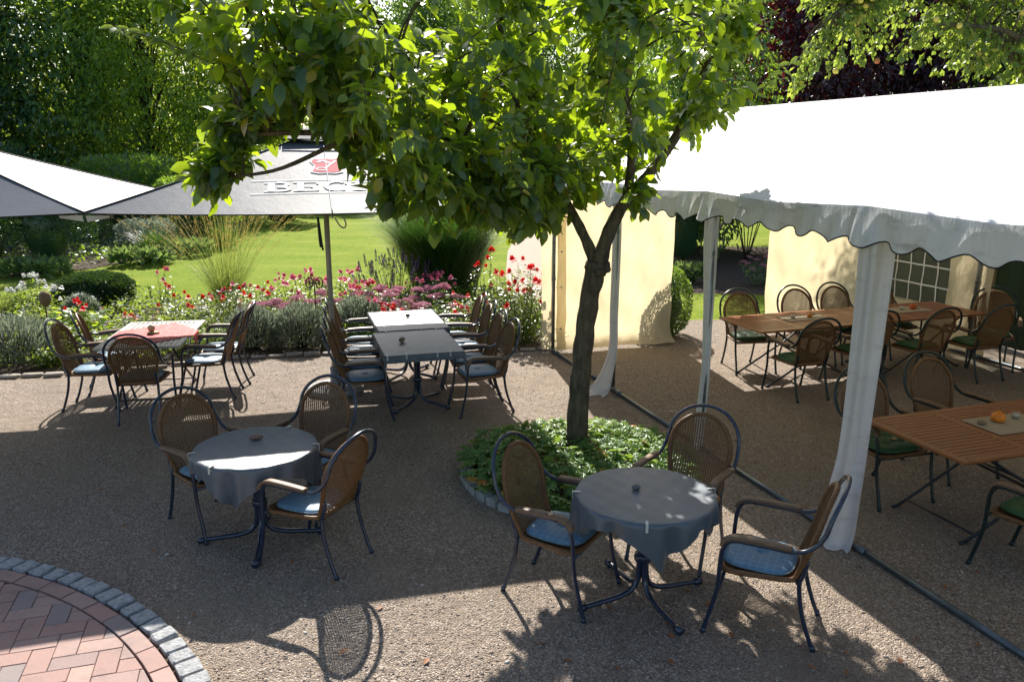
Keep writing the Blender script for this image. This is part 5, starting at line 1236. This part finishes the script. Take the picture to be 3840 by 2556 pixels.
t = thing('fountain_grass', 'tall dark green fountain grass with arching blades at the lawn edge', 'ornamental grass', (-1.30, 15.5, 0)); blades('blades', M['grass_dark'], t, 7500, .58, 2.35, .42, .50, .006, 3, lean=(-.04, 0))
t = thing('moor_grass', 'airy golden grass fanning out its thin seed stems in front of the lawn', 'ornamental grass', (-5.35, 14.9, 0)); blades('blades', M['grass_green'], t, 420, .22, .95, .6, .3, .0045, 4)
o, V = blades('stem', M['grass_green'], t, 240, .18, 2.15, .92, .10, .0036, 5, 7)
tips = V[:, -1].mean(1); pre = V[:, -3].mean(1); P, D = [], []
for k in range(len(tips)):
    m_ = 18; s = rng.random(m_)[:, None]; P.append(pre[k]*(1-s)+tips[k]*s); D.append(nrm(tips[k]-pre[k])[None]*.9 + rng.normal(size=(m_, 3))*.35)
P = np.vstack(P); D = np.vstack(D); leaf_obj('plumes', M['grass_gold'], t, P, D, rdir(len(P)), .055, .007, BLADE)
for (x, y, n_, L_, sd, lb, m_) in [(-8.55, 13.2, 700, .6, 6, 'pale arching grass tuft at the left edge', 'grass_green'), (-9.3, 20.9, 800, 1.0, 7, 'strappy green clump in the island bed', 'grass_dark'), (-8.5, 23.6, 700, .9, 9, 'strappy green clump at the right of the island bed', 'grass_dark'),
                                (-12.4, 18.4, 600, 1.1, 8, 'brownish grass tuft in the island bed at the left', 'grass_gold')]:
    t = thing('grass_tuft', lb, 'ornamental grass', (x, y, 0), 0, 'grass tufts'); blades('blades', M[m_], t, n_, .25, L_, .6, .35, .007, sd)
def lavender(x, y, r, h, label, sd, n=2600):
    t = thing('lavender', label, 'lavender', (x, y, 0), 0, 'grey lavender bushes along the gravel'); rr = np.random.default_rng(sd); d = rdir(n, rr); d[:, 2] = np.abs(d[:, 2]); rad = rr.uniform(.55, 1.02, (n, 1))**.5
    p = d*rad*np.array([r, r*.9, h*.86]) + np.array([0, 0, h*.10]); leaf_obj('foliage', M['leaf_lav'], t, p, nrm(d*.9+np.array([0, 0, .75])+rr.normal(size=(n, 3))*.25), rdir(n, rr), rr.uniform(.07, .13, n), rr.uniform(.008, .014, n))
    mb = MB()
    for k in range(40): a = k*2.4; q = r*.75*math.sqrt(k/40); mb.tube([(q*.25*math.cos(a), q*.25*math.sin(a), 0), (q*math.cos(a), q*math.sin(a)*.9, h*.66)], [.010, .005], 5)
    mb.build('stem', M['bark_dark'], t)
for a in [(-6.85, 10.7, .62, .62, 'broad lavender bush at the left edge of the gravel', 1, 3600), (-3.78, 11.45, .40, .62, 'left lavender bush of the pair beside the slatted table', 3), (-3.12, 11.55, .42, .64, 'lavender bush right of the pair, left of the parasol pole', 4),
          (-2.35, 12.0, .40, .66, 'lavender bush behind the parasol pole', 5), (-7.1, 13.0, .3, .5, 'silvery bush below the white roses', 7)]: lavender(*a)
# blooms
def rose_mesh(mat):
    P, D, Nn = [], [], []
    for ring, (k, tilt, L_) in enumerate([(7, .15, .036), (6, .6, .032), (5, 1.0, .026), (4, 1.3, .018)]):
        for i in range(k): a = 6.283*i/k + ring*.6; P.append((.004*math.cos(a), .004*math.sin(a), .008*ring)); D.append((math.cos(a)*math.cos(tilt), math.sin(a)*math.cos(tilt), math.sin(tilt))); Nn.append((-math.cos(a)*math.sin(tilt), -math.sin(a)*math.sin(tilt), math.cos(tilt)))
    V, F = leaves(np.array(P), np.array(D), np.array(Nn), .036, .034, TRI4); me = np_mesh('bloom', V, F); me.materials.append(mat); return me
def umbel_mesh(mat):
    n = 260; a = rng.uniform(0, 6.283, n); q = .065*np.sqrt(rng.random(n)); P = np.c_[q*np.cos(a), q*np.sin(a), .022*(1-(q/.065)**2)+rng.normal(size=n)*.004]
    V, F = leaves(P, nrm(np.c_[rng.normal(size=(n, 2)), rng.random(n)+.3]), rdir(n), .012, .010, TRI4); me = np_mesh('flower_head', V, F); me.materials.append(mat); return me
def spike_mesh(mat):
    n = 240; z = rng.random(n)*.20; a = rng.uniform(0, 6.283, n); q = .012*(1-z/.24); P = np.c_[q*np.cos(a), q*np.sin(a), z]
    V, F = leaves(P, nrm(np.c_[np.cos(a), np.sin(a), np.full(n, .6)]), rdir(n), .014, .011, TRI4); me = np_mesh('flower_spike', V, F); me.materials.append(mat); return me
def daisy_mesh(mat):
    a = np.linspace(0, 6.283, 7)[:-1]; V, F = leaves(np.zeros((6, 3)), np.c_[np.cos(a), np.sin(a), np.full(6, .25)], np.tile([0, 0, 1.], (6, 1)), .026, .022, TRI4); me = np_mesh('blossom', V, F); me.materials.append(mat); return me
BL = {'red': rose_mesh(M['p_red']), 'pink': rose_mesh(M['p_pink']), 'coral': rose_mesh(M['p_coral']), 'white': rose_mesh(M['p_white']), 'sedum': umbel_mesh(M['p_sedum']), 'sage': spike_mesh(M['p_sage']), 'orange': daisy_mesh(M['p_orange']), 'purple': daisy_mesh(M['p_purple'])}
FN = dict(red='rose', pink='rose', coral='rose', white='rose', sedum='flower_head', sage='flower_spike', orange='blossom', purple='blossom')
def flower_plant(name, label, cat, x, y, r, h, lm_, nl, ls, fl, grp, seed, tpl=TRI4, lw=.55, gap=.35, fsc=1., cluster=1):
    t = thing(name, label, cat, (x, y, 0), 0, grp); rr = np.random.default_rng(seed); nst = max(6, int(r*26)); mb = MB(); tipsl = []
    for k in range(nst):
        a = k*2.4+rr.uniform(-.3, .3); q = r*math.sqrt((k+.5)/nst); hh = h*(1-.28*(q/r)**2)*rr.uniform(.85, 1.05); p = (q*math.cos(a), q*math.sin(a), hh); tipsl.append(p)
        mb.tube(spline([(p[0]*.35, p[1]*.35, 0), (p[0]*.8, p[1]*.8, hh*.5), p], 3), [.006, .006, .005, .005, .004, .003, .003], 5)
    mb.build('stem', M['green_stem'], t); st = np.array(tipsl)
    i = rr.integers(0, nst, nl); s = gap*.3 + (1-gap*.3)*rr.random(nl)**.75; p = st[i]*np.c_[.35+.65*s, .35+.65*s, s*.97]; p += rr.normal(size=(nl, 3))*np.array([.05, .05, .03])*(.6+r); p[:, 2] = np.maximum(p[:, 2], .02)
    d = rdir(nl, rr); d[:, 2] = d[:, 2]*.35+.05; L_ = ls*rr.uniform(.6, 1.25, nl)
    leaf_obj('foliage', M[lm_], t, p, d, nrm(np.c_[rr.normal(size=(nl, 2))*.45, np.ones(nl)]), L_, L_*lw, tpl)
    j = 0
    for kind, cnt in fl:
        me = BL[kind]
        for c in range(cnt):
            p = st[(j*5+c) % nst] if kind != 'sage' else st[c % nst]; j += (c % cluster == cluster-1)
            o = link(FN[kind], me, None, t, (p[0]+rr.normal()*.035*fsc, p[1]+rr.normal()*.035*fsc, p[2]+.012+rr.uniform(-.01, .03)), (rr.uniform(-.45, .45), rr.uniform(-.45, .45), rr.uniform(0, 6))); s_ = fsc*rr.uniform(.8, 1.2); o.scale = (s_, s_, s_)
    return t
fp = flower_plant
RB = 'rose bushes in the flower bed'
fp('rose_bush', 'tall bush of white roses at the left, against the lawn', 'rose bush', -8.05, 13.3, .42, .74, 'leaf_bed', 650, .07, [('white', 24)], RB, 1, fsc=1.2, cluster=4)
fp('rose_bush', 'low white roses right of the tall white bush, before the clipped shrub', 'rose bush', -7.15, 13.1, .24, .52, 'leaf_bed', 350, .07, [('white', 9)], RB, 2, fsc=1.25, cluster=3)
fp('rose_bush', 'single bright red bloom standing before the clipped dark shrub', 'rose bush', -6.70, 12.25, .16, .60, 'leaf_bed', 160, .07, [('red', 6)], RB, 3, fsc=1.25, cluster=6)
fp('nasturtium', 'broad pale green leaves behind the leftmost armchairs', 'plant', -6.75, 12.0, .62, .46, 'leaf_nast', 260, .12, [('orange', 8), ('purple', 5)], 'bedding plants', 4, ROUND, 1.)
fp('bedding_flowers', 'orange and purple summer flowers behind the red clothed table', 'flowers', -5.95, 11.9, .58, .36, 'leaf_bed', 700, .06, [('orange', 22), ('purple', 14), ('coral', 4)], 'bedding plants', 5)
fp('bedding_flowers', 'low mixed flowers below the golden grass', 'flowers', -5.15, 12.6, .60, .38, 'leaf_bed', 700, .06, [('orange', 12), ('purple', 10)], 'bedding plants', 6)
fp('bedding_flowers', 'purple blossoms at the left edge under the white roses', 'flowers', -7.9, 12.0, .4, .38, 'leaf_bed', 420, .07, [('purple', 12)], 'bedding plants', 7)
fp('rose_bush', 'slender bush with two pink roses left of the golden grass', 'rose bush', -6.0, 13.6, .3, .78, 'leaf_rose', 260, .05, [('pink', 3), ('coral', 3)], RB, 8, cluster=3, fsc=1.2)
fp('rose_bush', 'dark leaved rose bush with red blooms right behind the slatted table', 'rose bush', -4.9, 12.2, .62, .66, 'leaf_rose', 1300, .055, [('red', 7), ('coral', 3)], RB, 9, cluster=3, fsc=1.1)
fp('rose_bush', 'red rose bush at the foot of the golden grass', 'rose bush', -4.15, 12.6, .5, .74, 'leaf_rose', 900, .055, [('red', 9)], RB, 10, cluster=4, fsc=1.15)
for (x, y, r, h, n_, sd, lb) in [(-3.72, 12.2, .46, .56, 12, 11, 'pink stonecrop left of the parasol pole, behind the lavender'), (-3.1, 12.5, .4, .60, 9, 12, 'pink stonecrop just left of the parasol pole'), (-2.6, 12.9, .35, .5, 6, 13, 'small pink stonecrop at the parasol pole'),
                                (-1.95, 12.6, .46, .66, 13, 14, 'large pink stonecrop behind the sunlit covered table'), (-1.25, 12.9, .42, .66, 10, 15, 'pink stonecrop below the fountain grass'), (-1.5, 12.2, .3, .5, 5, 16, 'low pink stonecrop right behind the sunlit cloth'), (-.95, 12.4, .25, .48, 4, 17, 'small pink stonecrop beside the right row of armchairs')]:
    fp('stonecrop', lb, 'stonecrop', x, y, r, h, 'leaf_sedum', 330, .08, [('sedum', n_*2)], 'pink stonecrop plants', sd, fsc=1.35, cluster=1)
fp('stonecrop', 'dull pink stonecrop beyond the grass, seen left of the second cream tent wall', 'stonecrop', 5.3, 16.9, .5, .62, 'leaf_sedum', 300, .09, [('sedum', 14)], 'pink stonecrop plants', 18, fsc=1.3)
fp('rose_bush', 'pink rose bush against the lawn, left of the parasol pole', 'rose bush', -3.55, 13.3, .5, .82, 'leaf_rose', 800, .06, [('pink', 42)], RB, 19, cluster=4, fsc=1.1)
fp('rose_bush', 'pink rose bush against the lawn, behind the parasol pole', 'rose bush', -2.85, 13.5, .45, .84, 'leaf_rose', 700, .06, [('pink', 34)], RB, 20, cluster=4, fsc=1.1)
fp('rose_bush', 'pink and coral rose bush right of the parasol pole', 'rose bush', -2.35, 12.9, .42, .74, 'leaf_rose', 700, .055, [('pink', 26), ('coral', 4)], RB, 21, cluster=4, fsc=1.1)
t = fp('purple_sage', 'clump of upright dark purple flower spikes behind the stonecrop', 'flowering herb', -2.05, 13.9, .62, 1.02, 'leaf_bed', 600, .06, [], 'perennials', 22)
rr = np.random.default_rng(5)
for k in range(44):
    a = k*2.4; q = .62*math.sqrt(k/44); o = link('flower_spike', BL['sage'], None, t, (q*1.25*math.cos(a), q*math.sin(a), 1.0*(1-.42*(q/.62)**2)*rr.uniform(.85, 1.05)), (rr.normal()*.15-.3*q*math.sin(a), rr.normal()*.15+.45*q*math.cos(a), 0)); s_ = rr.uniform(.75, 1.25); o.scale = (1.1, 1.1, s_)
mb = MB()
for k in range(44): a = k*2.4; q = .62*math.sqrt(k/44); mb.tube([(q*.3*math.cos(a), q*.3*math.sin(a), 0), (q*1.22*math.cos(a), q*.98*math.sin(a), .99*(1-.42*(q/.62)**2))], .004, 4)
mb.build('flower_stalks', M['green_stem'], t)
fp('rose_bush', 'coral rose bush close behind the covered tables', 'rose bush', -1.75, 11.5, .3, .62, 'leaf_rose', 260, .055, [('coral', 4)], RB, 23, cluster=4, fsc=1.5)
fp('rose_bush', 'rose bush with coppery young leaves behind the right row of armchairs', 'rose bush', -.75, 12.1, .50, .70, 'leaf_rose', 900, .055, [('coral', 4)], RB, 24, cluster=2, fsc=1.1)
fp('rose_bush', 'rose bush with yellowish leaves left of the tall red roses', 'rose bush', -.25, 12.6, .45, .78, 'leaf_rose', 800, .055, [('coral', 3), ('red', 2)], RB, 25, cluster=2, fsc=1.1)
fp('rose_bush', 'tall bush of red roses at the left side of the cream tent wall', 'rose bush', .18, 12.0, .46, 1.22, 'leaf_rose', 2100, .055, [('red', 16), ('coral', 6)], RB, 26, cluster=4, fsc=1.35, gap=.1)
fp('rose_bush', 'bushy red rose right beside the corner of the tent', 'rose bush', .12, 11.75, .38, .85, 'leaf_rose', 1300, .055, [('coral', 5), ('red', 3)], RB, 27, cluster=3, fsc=1.3, gap=.1)
fp('rose_bush', 'slim red rose stems between fountain grass and path', 'rose bush', -.42, 12.9, .25, 1.22, 'leaf_rose', 300, .05, [('red', 9)], RB, 28, cluster=4, fsc=1.1)
for (x, y, r, h, sd, lb) in [(-4.7, 11.2, .55, .42, 31, 'leafy green plant behind the legs of the slatted table'), (-5.5, 10.95, .45, .36, 32, 'low green plant between the left armchairs'), (-4.1, 11.5, .35, .45, 33, 'green plant left of the lavender pair'), (-.9, 11.6, .4, .42, 34, 'yellowish green plant behind the right armchairs'),
                            (-2.3, 11.6, .35, .38, 35, 'green plant behind the left row of armchairs'), (-7.4, 11.3, .5, .45, 36, 'green plant behind the broad lavender'), (-6.2, 10.5, .35, .28, 37, 'low green plant at the gravel edge near the leftmost armchair')]:
    fp('leafy_plant', lb, 'plant', x, y, r, h, 'leaf_bed' if sd % 2 else 'leaf_rose', 900, .06, [('orange', 3)] if sd % 3 == 0 else [], 'bedding plants', sd)
# low foliage filling the bed: nobody could count it
n = 20000; u = rng.random(n); X = -11 + 11.6*rng.random(n); fr_y = np.interp(X, [p[0] for p in bedfront], [p[1] for p in bedfront]); bk = np.interp(X, [-12, -8.5, -6, -4.2, -2.5, -1, .3, .75], [13.7, 14.3, 14.7, 15.0, 15.3, 15.8, 14.5, 13.0])
Y = fr_y + .35 + (bk-fr_y-.45)*rng.random(n)**.9; hmax = .12+.32*np.clip((Y-fr_y)/1.2, 0, 1)*(.7+.3*np.sin(X*3.1+Y*2)); Zz = hmax*rng.random(n)**.6; d = rdir(n); d[:, 2] *= .4
o = leaf_obj('bed_foliage', M['leaf_bed'], None, np.c_[X, Y, Zz+.01], d, nrm(np.c_[rng.normal(size=(n, 2))*.5, np.ones(n)]), rng.uniform(.05, .10, n), rng.uniform(.03, .055, n)); o['kind'] = 'stuff'; o['label'] = 'low green foliage covering the soil of the flower bed'
n = 9000; a = rng.random(n); X = rng.uniform(-22, -9.6, n); Y = rng.uniform(18.2, 32, n); lo = np.interp(X, [-24, -14, -11.5, -10.3, -9.7], [16.4, 17.1, 18.2, 19.6, 21.2]); k_ = Y > lo; X, Y = X[k_], Y[k_]; n = len(X); d = rdir(n); d[:, 2] *= .5
o = leaf_obj('island_foliage', M['leaf_wood'], None, np.c_[X, Y, .02+.3*rng.random(n)], d, nrm(np.c_[rng.normal(size=(n, 2))*.5, np.ones(n)]), rng.uniform(.1, .2, n), rng.uniform(.05, .1, n)); o['kind'] = 'stuff'; o['label'] = 'dark foliage covering the island bed'
# lawn blades near the bed and along its edges
n = 42000; X = rng.uniform(-13, 5, n); Y = 13.2 + 16*rng.random(n)**1.5; bk = np.interp(X, [-12, -8.5, -6, -4.2, -2.5, -1, .3, .75, .8], [13.7, 14.3, 14.7, 15.0, 15.3, 16.2, 15, 13.0, 13]); lo = np.interp(X, [-24, -14, -11.5, -10.3, -9.7], [16.2, 16.9, 18., 19.4, 21.])
k_ = (Y > bk-.05) & ~((X < -9.6) & (Y > lo)) & ~((X > -.3) & (X < 2.1)) & ~((X > 2) & (Y > 16)) & ((X < 0) | (Y > 13.45)); X, Y = X[k_], Y[k_]; n = len(X)
o = leaf_obj('lawn_blades', M['leaf_bed'], None, np.c_[X, Y, np.zeros(n)], nrm(np.c_[rng.normal(size=(n, 2))*.5, np.ones(n)]), rdir(n), rng.uniform(.025, .05, n), .006, BLADE); o['kind'] = 'stuff'; o['label'] = 'short grass blades of the lawn'

for (x, y, r, h, sd, kinds, lb) in [(-1.35, 13.6, .45, .78, 51, [('pink', 26)], 'pink rose bush between purple flower spikes and fountain grass'), (-2.2, 12.2, .34, .6, 52, [('pink', 10), ('coral', 4)], 'low pink rose bush behind the left armchair row'),
        (-4.55, 13.2, .5, .6, 53, [('pink', 8), ('coral', 8)], 'loose rose bush right of the golden grass'), (-.75, 11.75, .35, .55, 54, [('coral', 5)], 'coral rose bush next to the far right armchair')]:
    fp('rose_bush', lb, 'rose bush', x, y, r, h, 'leaf_rose', 900, .058, kinds, RB, sd, cluster=4, fsc=1.1)
# ornaments in the bed
t = thing('garden_finial', 'rusty garden stake with two small wheels beside the parasol pole', 'garden ornament', (-3.02, 12.15, 0)); mb = MB(); mb.tube([(0, 0, 0), (0, 0, .95)], .010, 7); mb.build('stake', M['rust'], t)
for s in (-1, 1):
    mb = MB(); mb.tube([(s*.075+.055*math.cos(a), .02*math.sin(a*1), .86+.08*math.sin(a)) for a in [6.283*i/20 for i in range(21)]], .010, 6)
    for k in range(6): a = math.pi*k/6; mb.tube([(s*.075-.05*math.cos(a), 0, .86-.075*math.sin(a)), (s*.075+.05*math.cos(a), 0, .86+.075*math.sin(a))], .004, 5)
    mb.tube([(0, 0, .84), (s*.075, 0, .86)], .007, 6); mb.build('wheel', M['rust'], t)
t = thing('terracotta_head', 'weathered brown ornament on a stake above the flowers, behind the leftmost armchairs', 'garden ornament', (-6.82, 11.55, 0)); mb = MB(); mb.tube([(0, 0, 0), (0, 0, .62)], .010, 6); mb.build('stake', M['rust'], t)
mb = MB(); mb.lathe([(0, .60), (.05, .62), (.085, .70), (.075, .78), (.03, .83), (0, .84)], 14, (0, 0, 0), lambda a, z: 1+.13*math.sin(3*a)+.1*math.sin(z*60)); mb.build('ornament', M['terracotta'], t)

# fallen leaves and a twig on the gravel
lm2 = None
fl = [(.63, 4.55), (.94, 4.3), (1.0, 4.42), (1.32, 4.25), (1.75, 4.6), (1.28, 4.65), (1.95, 4.1), (2.2, 4.0), (.15, 4.2), (-.85, 4.55), (-1.2, 4.85), (-1.55, 5.2), (.3, 4.05), (2.9, 4.85), (3.2, 5.0), (-2.6, 5.3), (-3.0, 5.7), (.0, 5.2), (1.55, 5.05), (2.4, 4.25), (-4.8, 8.9), (-2.9, 8.2), (-.2, 7.9), (1.9, 9.4), (.6, 3.95), (1.7, 3.95), (2.65, 5.9), (-1.0, 4.1), (1.5, 9.9), (.25, 9.3), (-3.4, 7.2), (-.5, 4.0), (.45, 5.0), (2.0, 5.2), (1.85, 3.9), (2.75, 4.2), (-2.0, 4.5), (-.3, 6.4), (-3.5, 6.4), (2.6, 7.4), (3.0, 8.3), (1.75, 8.4), (-.6, 7.4), (.9, 4.05), (1.15, 4.75), (3.4, 4.6), (-5.5, 7.5)]
for i, (x, y) in enumerate(fl):
    V, F = leaves(np.zeros((1, 3)), np.array([(1., 0, .12)]), np.array([(0, 0, 1.)]), .06, .036, LEAF)
    if lm2 is None: lm2 = np_mesh('fallen_leaf', V, F, True); lm2.materials.append(M['fallen'])
    o = link('fallen_leaf', lm2, None, None, (x, y, .016), (rng.uniform(-.3, .3), rng.uniform(-.3, .3), rng.uniform(0, 6))); s_ = rng.uniform(.6, 1.15); o.scale = (s_, s_, s_); tag(o, 'small reddish brown fallen leaf lying on the gravel', 'leaf', 'fallen leaves scattered on the gravel')
V, F = leaves(np.zeros((1, 3)), np.array([(1., .2, .1)]), np.array([(0, 0, 1.)]), .085, .06, LEAF); o = link('fallen_leaf', np_mesh('fallen_leaf', V, F, True), M['husk'], None, (3.16, 6.28, .505), (0, 0, 1)); tag(o, 'dry tan leaf lying on the green cushion behind the near tent post', 'leaf')
mb = MB(); mb.tube(spline([(1.36, 4.62, .012), (1.44, 4.48, .03), (1.40, 4.36, .02), (1.45, 4.22, .03), (1.43, 4.08, .012)], 5), .0025, 5); mb.tube(spline([(1.44, 4.48, .03), (1.36, 4.42, .03), (1.30, 4.42, .012)], 4), .002, 5); o = mb.build('twig', M['husk'], None); tag(o, 'thin pale curved twig on the gravel under the nearest right armchair', 'twig')
